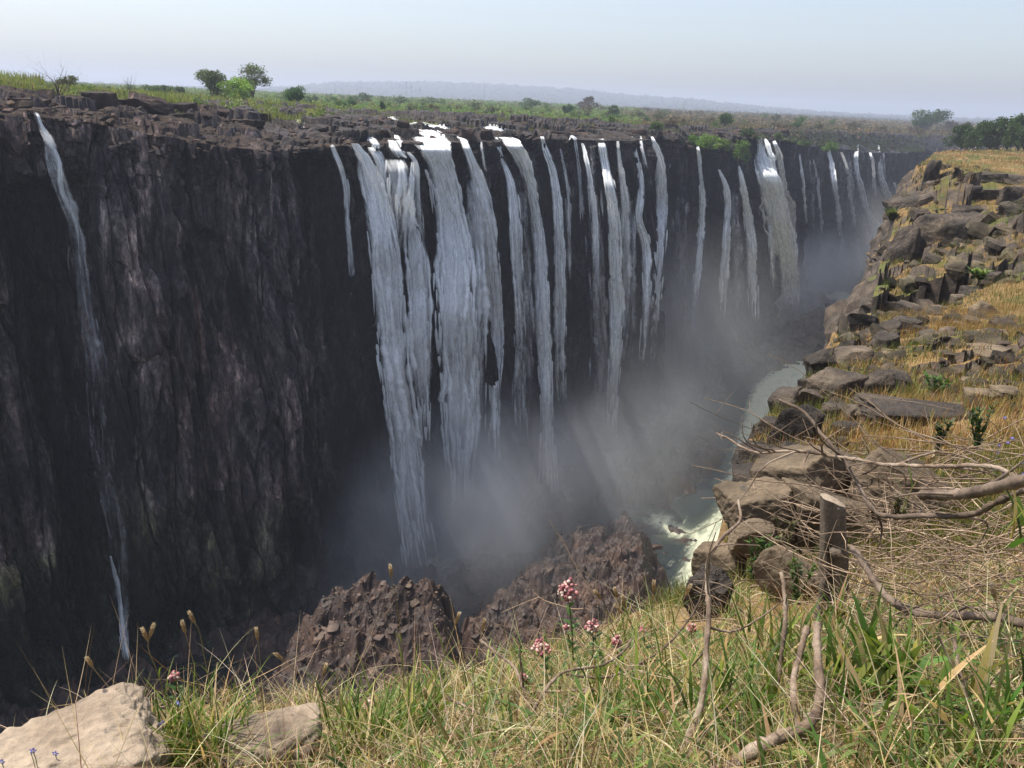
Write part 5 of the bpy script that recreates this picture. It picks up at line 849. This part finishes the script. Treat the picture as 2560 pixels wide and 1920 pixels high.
branch([(1200, 1600), (1240, 1632), (1286, 1669), (1300, 1700), (1312, 1732), (1328, 1782), (1334, 1840), (1330, 1880), (1323, 1940)], [2.3, 1.9], 7, 11, 'thin dark twig crossing the level one near the pink flowers', [([(1280, 1572), (1310, 1610), (1340, 1640)], 6)], 8)
branch([(1246, 1925), (1300, 1850), (1327, 1790), (1360, 1730), (1399, 1686), (1450, 1672), (1512, 1660), (1556, 1630), (1578, 1598)], [1.8, 2.3], 12, 6, 'arching thorny twig rising toward the right below the pink flowers', (), 14)
branch([(1416, 1686), (1486, 1695), (1530, 1690), (1581, 1669), (1630, 1640), (1668, 1612), (1710, 1565), (1746, 1508), (1765, 1440)], [2.2, 2.5], 7, 5, 'fine dark twig curving up over the white river', [([(1581, 1669), (1640, 1650), (1700, 1640)], 4)], 14, mat='wood_dark')
branch([(1247, 1925), (1338, 1882), (1429, 1856), (1500, 1843), (1546, 1832)], [1.75, 1.9], 10, 6, 'dark twig low in the bottom middle', [([(1429, 1856), (1436, 1880), (1430, 1905)], 4)], 8, mat='wood_dark')
branch([(1118, 1745), (1170, 1770), (1230, 1803), (1258, 1835), (1280, 1868)], [2.1, 1.9], 9, 7, 'short reddish dry stem in the middle of the grass', (), 2)
branch([(1505, 1925), (1530, 1880), (1550, 1840), (1565, 1810), (1580, 1800)], [1.7, 1.8], 11, 6, 'short dark forked twig, bottom middle right', [([(1565, 1810), (1610, 1840), (1650, 1870), (1700, 1925)], 7)], 4)
# heap of thin dead twigs on the right
mb = MB(); n = 0
while n < 420:
    px = rb.uniform(2080, 2620) if n < 330 else rb.uniform(1450, 2620); py = rb.uniform(1235, 1640) if n < 330 else rb.uniform(1560, 1930)
    P_, r = hit_near(px, py)
    if P_ is None: n += 1; continue
    p = P_+np.array([0, 0, rb.uniform(.02, .3)*(r/3.5)]); a = rb.normal(-.1, .5)+(PI if rb.random() < .5 else 0)+math.atan2(AX[1], AX[0])*0; el = rb.normal(0, .22); ln_ = rb.uniform(.25, .9)*r/3.5; P = [p]
    for q in range(6): a += rb.normal(0, .22); el += rb.normal(0, .12); P.append(P[-1]+np.array([math.cos(a)*math.cos(el), math.sin(a)*math.cos(el), math.sin(el)])*ln_/6)
    w = rb.uniform(1.6, 4.6)*.5*r/F*1.1; g = rb.uniform(.35, 1.35); mb.add(*tube(spline(P, 10), np.linspace(w, w*.4, 10), 5)[:2], np.array([1, .95, .88])*g)
    for _ in range(3):
        i = rb.integers(1, 6); e = P[i]+rb.normal(0, 1, 3)*.09*r/3.5; mb.add(*tube([P[i], (P[i]+e)/2+rb.normal(0, .006, 3), e], [w*.6, w*.45, w*.2], 4)[:2], np.array([1, .95, .88])*g)
    n += 1
o = mb.build('dead_twigs', M['wood_v']); tag(o, kind='stuff')

# ------------------------------------------------------------------ stump
S0_ = at_r(2076, 1560, 3.55); T0 = at_r(2083, 1246, 3.55); H_ = T0[2]-S0_[2]; n, m = 60, 40; t = np.linspace(0, 1, n)[:, None]; a = np.linspace(0, 2*PI, m, endpoint=False)[None]
R_ = .05*(1+.3*(1-t)**1.5)*(1+.12*np.cos(2*a+.6)+.06*np.cos(3*a+2*t)); R_ = R_*(1+.1*fbm(np.cos(a)*3+t*0, np.sin(a)*3+t*0, t*4, o=3)+.1*vn(np.cos(a)*9, np.sin(a)*9, t*2.5)+.08*np.exp(-((t-.3)/.06)**2)); cr = np.exp(-((a-4.6+.6*t)/.28)**2)*sm(t, .2, .32)*(1-sm(t, .62, .72)); R_ = R_*(1-.75*cr)-.012*sm(vn(a*2.2, t*4, s=4), .1, .5)*(1-sm(t, .5, .65))
ctr = np.linspace(0, 1, n)[:, None]*(T0-S0_)[None]; V = np.stack([ctr[:, 0:1]+R_*np.cos(a), ctr[:, 1:2]+R_*np.sin(a), ctr[:, 2:3]+0*a-.35*(np.cos(a)*.5+.2)*.1*(t > .97)], -1).reshape(-1, 3)
st = empty('tree_stump', tuple(S0_), 'grey split tree stump with a sawn slanting top beside the boulders', 'stump')
M['stump'] = rockmat('weathered_stump_wood', [(.05, .042, .036), (.14, .115, .09), (.26, .22, .17)], 6, 60, .9, .006, sc3=(1, 1, .18)); mesh('trunk', V, gridF(n, m)[:0].reshape(0, 4) if False else np.stack([(np.arange(n-1)[:, None]*m+np.arange(m)[None]), (np.arange(n-1)[:, None]*m+(np.arange(m)[None]+1) % m), ((np.arange(n-1)[:, None]+1)*m+(np.arange(m)[None]+1) % m), ((np.arange(n-1)[:, None]+1)*m+np.arange(m)[None])], -1).reshape(-1, 4), M['stump'], st)
V3 = V.reshape(n, m, 3)[-1]; c_ = V3.mean(0); r3 = np.linspace(0, 1, 6)[:, None, None]; VV = (c_+(V3-c_)*r3*1.0); VV[..., 2] += .004*(1-r3[..., 0]); mesh('cut_top', VV.reshape(-1, 3), np.stack([(np.arange(5)[:, None]*m+np.arange(m)[None]), (np.arange(5)[:, None]*m+(np.arange(m)[None]+1) % m), ((np.arange(5)[:, None]+1)*m+(np.arange(m)[None]+1) % m), ((np.arange(5)[:, None]+1)*m+np.arange(m)[None])], -1).reshape(-1, 4), M['pale'], st)
V, Fq = rock_shape((.055, .045, .055), 5, 14, 3, 4, .1); V = V+(T0-S0_)*.62+np.array([-.005, -.05, 0]); mesh('knot', V, Fq, M['stump'], st)

# ------------------------------------------------------------------ stalks with seed heads
def stalk(L, r, label, heads=None, leafs=2):
    P_ = px_path(L, r); B = spline(P_[::-1], 14); k = r/F*.5; e = empty('grass_stalk', B[0], label, 'grass stalk', 'grass stalks with pale seed heads'); mb = MB(); n = len(B); col = np.array([(.2, .22, .07)])*(1-np.linspace(0, 1, n))[:, None]+np.array([(.3, .2, .1)])*np.linspace(0, 1, n)[:, None]
    V, Q, T = tube(B-B[0], np.linspace(3.4, 1.6, n)*k, 6); mb.add(V[:n*6], Q, np.repeat(col, 6, 0)); mb.build('stem', M['col'], e)
    for (hx, hy), (bx_, by) in (heads or [(L[0], L[1])]):
        h0 = at_r(hx, hy, r); h1 = at_r(bx_, by, r); h1 = h0+(h1-h0)*min(1, 44*r/F/np.linalg.norm(h1-h0)); m = MB(); t = rb.random(170); p = h0+(h1-h0)*t[:, None]; ax = (h0-h1)/np.linalg.norm(h0-h1); rr = 7*k*np.sin(np.clip(t*.9+.14, 0, 1)*PI)**.6*2; d = rb.normal(0, 1, (170, 3)); d -= (d@ax)[:, None]*ax; d /= np.linalg.norm(d, axis=1)[:, None]
        p = p+d*rr[:, None]*.55; dd = d*.55+ax*1.; s = 6.5*k; e2 = np.cross(dd, rb.normal(0, 1, (170, 3))); e2 /= np.linalg.norm(e2, axis=1)[:, None]; V = np.stack([p-dd*s, p-e2*s*.45, p+dd*s*1.5, p+e2*s*.45], 1)-B[0]; cc = np.clip(np.array([.5, .36, .2])*(rb.uniform(.6, 1.3, (170, 1)))+np.array([.25, .25, .22])*(t < .3)[:, None], 0, .85)
        m.add(V.reshape(-1, 3), np.arange(680).reshape(-1, 4), np.repeat(cc, 4, 0)); m.build('seed_head', M['col'], e, smooth=False)
    for q in range(leafs):
        i = 2+q*3; a = rb.uniform(0, 6.3); m = MB(); blades(m, (B[i]-B[0])[None], np.array([.12*r/2.2]), .006*r/2.2, np.array([a]), np.array([.35]), np.array([.9]), np.array([(.16, .2, .05)]), 5); m.build('leaf_blade', M['grass'], e, smooth=False)
ST = [([(217, 1644), (232, 1668), (262, 1705), (310, 1765), (380, 1840)], 2.15, 'seed stalk leaning far left over the dark pool'), ([(385, 1562), (370, 1603), (391, 1674), (405, 1715), (425, 1770)], 2.2, 'forked stalk with two seed heads above the tall grass clump'), ([(455, 1553), (466, 1592), (482, 1650), (494, 1707), (505, 1780)], 2.2, 'middle seed stalk above the tall grass clump'),
 ([(472, 1530), (497, 1575), (508, 1630), (520, 1690), (528, 1780)], 2.25, 'highest seed stalk of the tall grass clump'), ([(640, 1570), (646, 1610), (652, 1680), (655, 1740), (672, 1850)], 2.2, 'upright seed stalk alone right of the clump'), ([(686, 1632), (720, 1660), (765, 1700), (830, 1755), (870, 1800)], 2.2, 'seed stalk bowed left in front of the dark rubble'),
 ([(975, 1413), (979, 1445), (990, 1500), (1003, 1600), (1010, 1720)], 2.5, 'tall single seed stalk over the brown spur'), ([(1149, 1532), (1135, 1570), (1110, 1640), (1098, 1700)], 2.5, 'left of two seed stalks leaning right by the spur'), ([(1212, 1548), (1202, 1600), (1190, 1650), (1182, 1700)], 2.5, 'right of two seed stalks leaning right by the spur'),
 ([(1486, 1476), (1505, 1500), (1522, 1540), (1545, 1600), (1560, 1660)], 3.0, 'pale seed stalk right of the largest pink flower'), ([(1536, 1470), (1545, 1500), (1556, 1550), (1565, 1610)], 3.1, 'taller of two seed stalks left of the river'), ([(1555, 1490), (1564, 1520), (1580, 1570), (1590, 1620)], 3.1, 'shorter of two seed stalks left of the river'),
 ([(1536, 1512), (1560, 1535), (1585, 1575), (1605, 1625)], 2.9, 'pale feathery stalk below the two by the river'), ([(1727, 1462), (1712, 1492), (1695, 1530), (1680, 1580)], 3.0, 'brown seed stalk against the white river'), ([(1635, 1452), (1634, 1485), (1630, 1540), (1628, 1590)], 3.2, 'slim seed stalk left of the white river'),
 ([(2335, 1130), (2300, 1190), (2270, 1240), (2255, 1280)], 3.0, 'curved fluffy stalk above the twigs at the right'), ([(2480, 1460), (2495, 1530), (2500, 1600)], 2.3, 'dry stalk rising from the twig heap'), ([(815, 1660), (800, 1720), (800, 1790), (805, 1850)], 2.15, 'short seed stalk in front of the rubble'), ([(1060, 1720), (1070, 1760), (1080, 1830)], 2.0, 'short seed stalk in the middle grass')]
for i, (L, r, lb) in enumerate(ST): stalk(L, r, lb, [((355, 1571), (370, 1603)), ((385, 1560), (370, 1603))] if i == 1 else None)

# ------------------------------------------------------------------ pink flower heads, weeds and small violet flowers
def ball_cluster(c, rx, rz, n, s, cols):
    D = rb.normal(0, 1, (n, 3)); D /= np.linalg.norm(D, axis=1)[:, None]; P_ = c+D*rb.uniform(.35, 1, (n, 1))*[rx, rx, rz]; mb = MB(); Vb, Fb = CS[3]
    for p in P_: mb.add(Vb*s*rb.uniform(.6, 1.2)+p, Fb, np.array(cols[rb.integers(len(cols))])*rb.uniform(.8, 1.15))
    return mb
def pink(cx, cy, w, h, bx_, by, r, n, label, leaves=8):
    c = at_r(cx, cy, r); b = at_r(bx_, by, r); k = r/F; e = empty('flower_plant', b, label, 'flower', 'pink flower heads at the cliff edge'); mb = MB(); S = spline([b-b, (c-b)/2+np.array([.004, 0, 0]), c-b], 9); V, Q, T = tube(S, np.linspace(5, 3, 9)*k*.5, 6); mb.add(V[:54], Q, (.12, .1, .05)); mb.build('stem', M['col'], e)
    ball_cluster(c-b, w*k*.5, h*k*.5, n, 5*k, [(.42, .16, .17), (.55, .28, .26), (.62, .5, .42), (.3, .1, .12)]).build('flower_head', M['col'], e)
    if leaves:
        ml = MB(); i = np.linspace(.15, .85, leaves); P_ = np.array([np.interp(i, np.linspace(0, 1, 9), S[:, q]) for q in range(3)]).T; blades(ml, P_, 34*k*rb.uniform(.7, 1.2, leaves), 17*k, np.arange(leaves)*2.6, np.full(leaves, .9), np.full(leaves, .6), jitc((.11, .2, .06), leaves, rb, .15), 4); ml.build('leaves', M['grass'], e, smooth=False)
pink(1420, 1478, 60, 74, 1433, 1650, 2.6, 110, 'largest pink flower head standing over the brown boulders', 12); pink(1481, 1566, 46, 40, 1480, 1660, 2.65, 60, 'pink flower head just right of the largest one'); pink(1541, 1602, 32, 40, 1545, 1690, 2.6, 40, 'small pink flower head farther right, low in the grass')
pink(1352, 1618, 66, 34, 1372, 1720, 2.5, 80, 'wide low pink flower head left of the largest one'); pink(1310, 1692, 24, 24, 1318, 1750, 2.4, 24, 'tiny pink flower head low by the dark twig'); pink(434, 1692, 26, 26, 452, 1790, 2.2, 34, 'rosy flower head in the tall grass clump', 9)
pink(1728, 1570, 26, 34, 1725, 1640, 3.2, 26, 'dull red flower head at the river edge'); pink(742, 1880, 42, 30, 748, 1930, 2.1, 40, 'dark red flower head at the bottom by the small pale boulder', 4); pink(1608, 1575, 20, 20, 1610, 1630, 3.0, 18, 'tiny faded flower head by the two seed stalks', 3)
pink(1415, 1570, 20, 30, 1425, 1620, 2.62, 16, 'small bud cluster on the left of the main flower stem', 2); pink(925, 1760, 24, 30, 930, 1830, 2.1, 22, 'faded reddish flower head in the middle grass', 4)
def weed(px, y1, h, w, r, n, col, label):
    b = at_r(px, y1, r); k = r/F; e = empty('weed', b, label, 'weed', 'leafy weeds'); mb = MB(); ml = MB()
    for s in range(5):
        t = np.array([rb.uniform(-.5, .5)*w*k, rb.uniform(-.3, .3)*w*k, h*k*rb.uniform(.6, 1.05)]); S = spline([t*0, t*.5+rb.normal(0, .01, 3), t], 8); mb.add(*tube(S, np.linspace(3, 1.5, 8)*k*.6, 5)[:2], (.1, .12, .04)); m = n//5; i = rb.random(m); P_ = np.array([np.interp(i, np.linspace(0, 1, 8), S[:, q]) for q in range(3)]).T
        blades(ml, P_, 17*k*rb.uniform(.6, 1.3, m), 9*k, rb.uniform(0, 6.3, m), rb.uniform(.5, 1.4, m), rb.uniform(0, .5, m), jitc(col, m, rb, .2), 3)
    mb.build('stems', M['col'], e); ml.build('leaves', M['grass'], e, smooth=False)
for a_ in [(1885, 1450, 150, 90, 4.2, 200, (.07, .12, .03), 'dark green leafy weed in the shadow of the pointed boulder'), (1950, 1400, 130, 70, 4.3, 140, (.12, .1, .05), 'reddish dry weed between two brown boulders'), (2240, 1300, 80, 50, 4.3, 90, (.16, .13, .07), 'dry flowering weed before the widest boulder'), (2440, 1120, 110, 44, 6.6, 110, (.06, .1, .035), 'dark narrow weed in the golden grass, right'), (2345, 1125, 80, 34, 7, 80, (.07, .1, .04), 'small dark weed left of the dark narrow one'),
 (2335, 1010, 66, 60, 17, 160, (.1, .17, .04), 'bright green tuft above the smooth grey slab'), (1990, 1500, 150, 70, 3.4, 130, (.09, .14, .04), 'yellowish weed left of the stump foot'), (2240, 560, 30, 60, 110, 90, (.09, .11, .04), 'shrub clinging to the rock face over the gorge'), (2450, 700, 26, 60, 52, 90, (.14, .2, .04), 'bright grass tuft by the leaning wedge rock')]: weed(*a_)
# tall clump of broad green blades, lower left, and broad leaves of the right foreground
def clump(px, py, r, n, spread, L, label, W=.009, cols=None):
    b = at_r(px, py, r); m = MB(); P_ = np.c_[rb.normal(0, spread, n), rb.normal(0, spread, n), np.zeros(n)-.02]; blades(m, P_, L*rb.uniform(.45, 1.1, n), W*rb.uniform(.5, 1.3, n), rb.uniform(0, 6.3, n), rb.uniform(.02, .75, n), rb.uniform(.05, 1.1, n), pick(rb, cols or [GREEN, YGREEN, STRAW], [5, 3, 2], n), 6, rb)
    o = m.build('grass_clump', M['grass'], smooth=False); o.location = b; tag(o, label, 'grass clump', 'separate clumps of broad grass')
clump(500, 1900, 1.95, 190, .055, .26, 'tall green grass clump between the two pale boulders'); clump(420, 1860, 2.05, 90, .04, .2, 'arching grass left side of the tall clump', .008); clump(245, 1800, 2.1, 26, .012, .1, 'small sprig growing on the large pale boulder', .006); clump(668, 1880, 2.1, 20, .012, .16, 'slim sprig under the upright seed stalk', .007)
clump(925, 1850, 1.9, 130, .06, .24, 'bright grass clump below the rubble spur'); clump(1055, 1790, 2.1, 90, .04, .2, 'green grass clump at the lip below the spur'); clump(2130, 1700, 2.0, 60, .05, .2, 'broad leaved grass right of the thick bent branch', .02); clump(2230, 1680, 1.9, 46, .05, .2, 'broad green leaves under the thick brown branch', .024)
clump(2330, 1900, 1.65, 60, .07, .2, 'broad leaves at the bottom right', .018); clump(2470, 1800, 1.7, 60, .07, .2, 'broad leaves near the right bottom corner', .016); clump(1840, 1760, 1.8, 110, .08, .2, 'green blades between the pinkish branch and the bent one', .011); clump(1620, 1800, 1.9, 120, .09, .2, 'dense green blades below the river', .01); clump(2100, 1560, 2.9, 40, .04, .22, 'green blades hiding the stump foot', .012); clump(2540, 1330, 2.2, 12, .03, .2, 'few bright blades at the right edge of the twig heap', .016); clump(1960, 1620, 2.2, 70, .06, .2, 'green blades around the pale sawn stick', .012)
def violet(px, py, r, spot, grp, first=None):
    p = at_r(px, py, r); s = r/F*(9 if r < 3 else 4.5)
    if first is None:
        mb = MB()
        for q in range(5):
            a = q*1.257; d = np.array([math.cos(a), .25, math.sin(a)]); e2 = np.array([-math.sin(a), 0, math.cos(a)]); mb.add([d*0, d*.6-e2*.35, d*1.1, d*.6+e2*.35], [[0, 1, 2, 3]], (.28, .27, .78))
        mb.add(CS[3][0]*.18, CS[3][1], (.75, .7, .6)); V, Q, T = tube([(0, 0, 0), (.3, .2, -3), (.2, .3, -7)], .12, 4); mb.add(V[:12], Q, (.15, .2, .06)); o = mb.build('violet_flower', M['col'], smooth=False)
    else: o = first.copy(); C.objects.link(o)
    o.location = p; o.scale = (s, s, s); o.rotation_euler = (0, 0, rb.uniform(-.8, .8)); tag(o, 'tiny violet flower '+spot, 'flower', grp); return o
first = None
for (cx, cy, sx, sy, n_, r_q, sp, gp) in ((632, 1865, 26, 20, 14, 2.0, 'among its look-alikes over the smaller pale boulder', 'violet flowers over the smaller pale boulder'), (305, 1908, 35, 8, 8, 1.85, 'among its look-alikes before the large pale boulder', 'violet flowers before the large pale boulder'), (40, 1885, 40, 20, 5, 1.9, 'among its look-alikes at the lower left corner', 'violet flowers in the lower left corner'), (480, 1800, 60, 40, 7, 2.0, 'among its look-alikes in the tall grass clump', 'violet flowers in the tall grass clump'), (1010, 1880, 90, 30, 10, 1.75, 'among its look-alikes in the bottom middle grass', 'violet flowers in the bottom middle grass'), (2520, 1130, 40, 50, 12, 4.4, 'among its look-alikes in the golden grass at the right edge', 'violet flowers in the golden grass')):
    for _ in range(n_):
        o = violet(cx+rb.normal(0, sx), cy+rb.normal(0, sy), r_q, sp, gp, first); first = first or o

mb = MB(); P_, rr, az = ground_pts(2600, 1.0, 4.5, -36, 38, rb, .03); n = len(P_)   # long fallen straws over the grass
blades(mb, P_+np.c_[np.zeros((n, 2)), rb.uniform(.02, .1, n)], rb.uniform(.18, .42, n), rb.uniform(.0015, .0032, n), rb.uniform(0, 6.3, n), rb.uniform(.6, 1.5, n), rb.uniform(-.3, 1.1, n), pick(rb, [STRAW, PALE, BROWN, (.3, .2, .12)], [4, 4, 2, 2], n), 6, rb)
o = mb.build('fallen_straw', M['grass'], smooth=False); tag(o, kind='stuff')
# ------------------------------------------------------------------ masts on the skyline and people on the far plateau
M['steel'] = rockmat('grey_painted_steel', [(.12, .13, .15), (.16, .17, .19), (.2, .21, .23)], 1, 5, .1, .02, .5)
for px, y0, y1, k, lb in ((1016, 204, 236, 0, 'mast with a flat crown of dishes, left of the pair on the ridge'), (1028, 206, 236, 1, 'mast with a swollen middle, right of the pair on the ridge'), (1050, 216, 244, 1, 'dark mast standing alone below the ridge'), (1211, 210, 232, 2, 'thin pale mast on the ridge, middle of the photo'), (1709, 248, 272, 2, 'thin mast above the woods left of the huge chute'), (2005, 272, 290, 2, 'thin mast above the brown woods'), (838, 208, 230, 2, 'hair thin mast far left on the ridge')):
    r = 3200; d = ray(px, y1); az = math.atan2(d[0], d[1]); x, y = pol(az, r); z = plat_z(np.array([az]), np.array([float(r)]))[0]; s = r/F; zt = ray(px, y0)[2]/math.hypot(*ray(px, y0)[:2])*r; H = zt-z; wd = (1.6 if k < 2 else .8)*s
    e = empty('radio_mast', (x, y, z), lb, 'mast', 'radio masts on the skyline'); mb = MB()
    for q in range(3):
        a = q*2.1; mb.add(*tube([(wd*.5*math.cos(a), wd*.5*math.sin(a), 0), (wd*.3*math.cos(a), wd*.3*math.sin(a), H)], .22*s, 4)[:2])
    for q in range(14):
        z0 = H*q/14; a = q*2.1; mb.add(*tube([(wd*.5*math.cos(a), wd*.5*math.sin(a), z0), (wd*.45*math.cos(a+2.1), wd*.45*math.sin(a+2.1), z0+H/14)], .12*s, 4)[:2])
    mb.build('lattice', M['steel'], e, smooth=False)
    if k < 2:
        mb = MB(); zc = H*(.95 if k == 0 else .72)
        for q in range(8): a = q*.785; R_ = wd*(1.1 if k == 0 else .8); mb.add(*tube([(R_*math.cos(a), R_*math.sin(a), zc-(.8 if k == 0 else 4)*s*.5), (R_*.9*math.cos(a), R_*.9*math.sin(a), zc+(.8 if k == 0 else 4)*s*.5)], .4*s, 5)[:2])
        mb.build('antenna_panels', M['steel'], e, smooth=False)
def person(seed, shirt, legs):
    r = random.Random(seed); s = r.uniform(.93, 1.05); me = bpy.data.meshes.new('person'); st = r.uniform(.05, .16); ar = r.uniform(.05, .3)
    J = [(0, 0, .95, .13), (0, 0, 1.2, .14), (0, 0, 1.42, .13), (0, 0, 1.52, .06), (0, .01, 1.63, .1), (0, .01, 1.73, .085), (.1, st, .88, .09), (.11, st+.02, .48, .06), (.11, st-.02, .08, .045), (.11, st+.12, .04, .04), (-.1, -st, .88, .09), (-.11, -st+.03, .48, .06), (-.11, -st-.06, .08, .045), (-.11, -st+.08, .04, .04), (.19, 0, 1.4, .06), (.25, .02, 1.14, .045), (.24, ar, .92, .035), (-.19, 0, 1.4, .06), (-.25, .02, 1.14, .045), (-.24, .05, .9, .035)]
    E_ = [(0, 1), (1, 2), (2, 3), (3, 4), (4, 5), (0, 6), (6, 7), (7, 8), (8, 9), (0, 10), (10, 11), (11, 12), (12, 13), (2, 14), (14, 15), (15, 16), (2, 17), (17, 18), (18, 19)]
    me.from_pydata([(a*s, b*s, c*s) for a, b, c, _ in J], E_, []); o = bpy.data.objects.new('person', me); C.objects.link(o); m = o.modifiers.new('Skin', 'SKIN'); me.skin_vertices[0].data[0].use_root = True
    for v, j in zip(me.skin_vertices[0].data, J): v.radius = (j[3], j[3]*.85)
    o.modifiers.new('Sub', 'SUBSURF').levels = 1; dg = bpy.context.evaluated_depsgraph_get(); m2 = bpy.data.meshes.new_from_object(o.evaluated_get(dg)); bpy.data.objects.remove(o)
    at = m2.color_attributes.new('Col', 'FLOAT_COLOR', 'POINT')
    for i, v in enumerate(m2.vertices):
        z = v.co.z/s; skin = (.22, .13, .08); c = (.03, .02, .02) if z > 1.66 else skin if z > 1.47 or (abs(v.co.x) > .18 and z < 1.2) else shirt if z > .93 else legs if z > .1 else (.05, .04, .04); at.data[i].color = (*c, 1)
    m2.materials.append(M['col']); o = bpy.data.objects.new('person', m2); C.objects.link(o); return o
PE = [(2345, 378, (.05, .05, .06), (.04, .04, .06), 'person in dark clothes standing alone, leftmost on the far plateau'), (2362, 377, (.1, .08, .08), (.05, .05, .06), 'second person from the left on the far plateau, brown top'), (2386, 373, (.06, .06, .07), (.04, .04, .05), 'person in black just left of the white shirts'), (2393, 374, (.7, .7, .7), (.08, .08, .12), 'person in a white shirt at the left of the crowd'),
 (2397, 375, (.75, .72, .68), (.05, .05, .06), 'person in a white shirt in the middle of the crowd'), (2402, 377, (.1, .15, .35), (.05, .05, .08), 'person in a blue top in the crowd'), (2408, 374, (.7, .65, .6), (.2, .17, .12), 'person in a cream shirt at the right of the crowd'), (2411, 379, (.25, .08, .08), (.05, .05, .07), 'person in a dull red top in front of the crowd'),
 (2416, 377, (.06, .07, .06), (.05, .05, .05), 'person in dark green right of the crowd'), (2421, 378, (.3, .28, .24), (.06, .06, .07), 'person in a grey top in the right hand row'), (2427, 378, (.65, .63, .55), (.08, .08, .1), 'person in a pale top in the right hand row'), (2433, 378, (.08, .12, .2), (.05, .05, .06), 'person in navy near the end of the row'), (2437, 379, (.5, .48, .4), (.06, .06, .06), 'last person on the right of the row')]
for i, (px, py, sh, lg, lb) in enumerate(PE):
    r = 330+((i*7) % 5)*5; d = ray(px, py); az = math.atan2(d[0], d[1]); x, y = pol(az, r); o = person(i, sh, lg); o.location = (x, y, float(zn(x, y, False))+.02); o.rotation_euler = (0, 0, i*1.7); tag(o, lb, 'person', 'visitors on the far viewpoint')
# ------------------------------------------------------------------ haze and mist
def vol(name, dens, colr, aniso=.3):
    m = bpy.data.materials.new(name); m.use_nodes = True; n = m.node_tree; n.nodes.remove(n.nodes['Principled BSDF'])
    v = N(n, 'VolumePrincipled'); v.inputs['Color'].default_value = (*colr, 1); v.inputs['Density'].default_value = dens; v.inputs['Anisotropy'].default_value = aniso
    n.links.new(v.outputs[0], n.nodes['Material Output'].inputs['Volume']); return m, n, v
hm, _, _ = vol('haze_air', HAZE, (.7, .77, .94), .2)
bx = np.array([(x, y, z) for x in (-9000, 9000) for y in (-400, 13500) for z in (-113, 170)], float)
o = mesh('haze', bx, np.array([(0, 1, 3, 2), (4, 6, 7, 5), (0, 4, 5, 1), (2, 3, 7, 6), (0, 2, 6, 4), (1, 5, 7, 3)]), hm, smooth=False)
tag(o, kind='stuff')
def sphere(nu=24, nv=14):
    u = np.arange(nu)*2*PI/nu; v = np.linspace(0, PI, nv); U, Vv = np.meshgrid(u, v, indexing='ij')
    return np.stack([np.sin(Vv)*np.cos(U), np.sin(Vv)*np.sin(U), np.cos(Vv)], -1).reshape(-1, 3), gridF(nu, nv, True)[:, ::-1]
SPH = sphere()
def mist(px, py, z, rad, dens, label, tilt=0, nsc=.05, thr=.37):
    """a cloud of spray: noise density that thins to nothing at the skin of an ellipsoid"""
    p = at_z(px, py, z); m, n, v = vol('spray_cloud', 1, (.93, .96, 1.0), .25)
    tc = N(n, 'TexCoord'); ln = N(n, 'VectorMath', operation='LENGTH'); n.links.new(tc.outputs['Object'], ln.inputs[0])
    fall = mth(n, 'SUBTRACT', 1., ln.outputs['Value'], clamp=True); fall = mth(n, 'POWER', fall, 1.2)
    q = geo(n); a = noise(n, q, nsc, 4, .62, (1, 1, .6), .5); a = mth(n, 'MULTIPLY_ADD', a, 2.2, -2.2*thr, clamp=True)
    n.links.new(mth(n, 'MULTIPLY', mth(n, 'MULTIPLY', fall, a), dens), v.inputs['Density'])
    o = mesh('mist', SPH[0], SPH[1], m); o.location = p; o.scale = rad; o.rotation_euler = (0, tilt, -math.atan2(AX[0], AX[1])); tag(o, label, 'mist', kind='stuff'); return o
if MIST:
    mist(1330, 850, -66, (15, 150, 52), .016, 'thin blue spray hanging along the whole wall of falls', nsc=.02, thr=.15)
    mist(1085, 1350, -96, (27, 34, 34), .14, 'blue grey spray cloud at the foot of the tallest column')
    mist(1230, 1270, -93, (36, 48, 34), .085, 'spray cloud at the foot of the middle falls')
    mist(1450, 1150, -90, (38, 70, 32), .04, 'thin spray drifting off the middle falls')
    mist(1520, 1200, -90, (30, 76, 26), .034, 'pale sunlit spray above the gorge floor', nsc=.03)
    mist(1740, 900, -85, (40, 110, 52), .03, 'spray in the gorge before the slender right falls', nsc=.025)
    mist(2010, 720, -94, (30, 95, 36), .16, 'bright spray at the foot of the far big fall')
    mist(2180, 640, -85, (55, 120, 50), .022, 'far spray near the end of the gorge', nsc=.02)
    mist(900, 1480, -98, (26, 34, 12), .03, 'low blue vapour over the dark pool at the left')
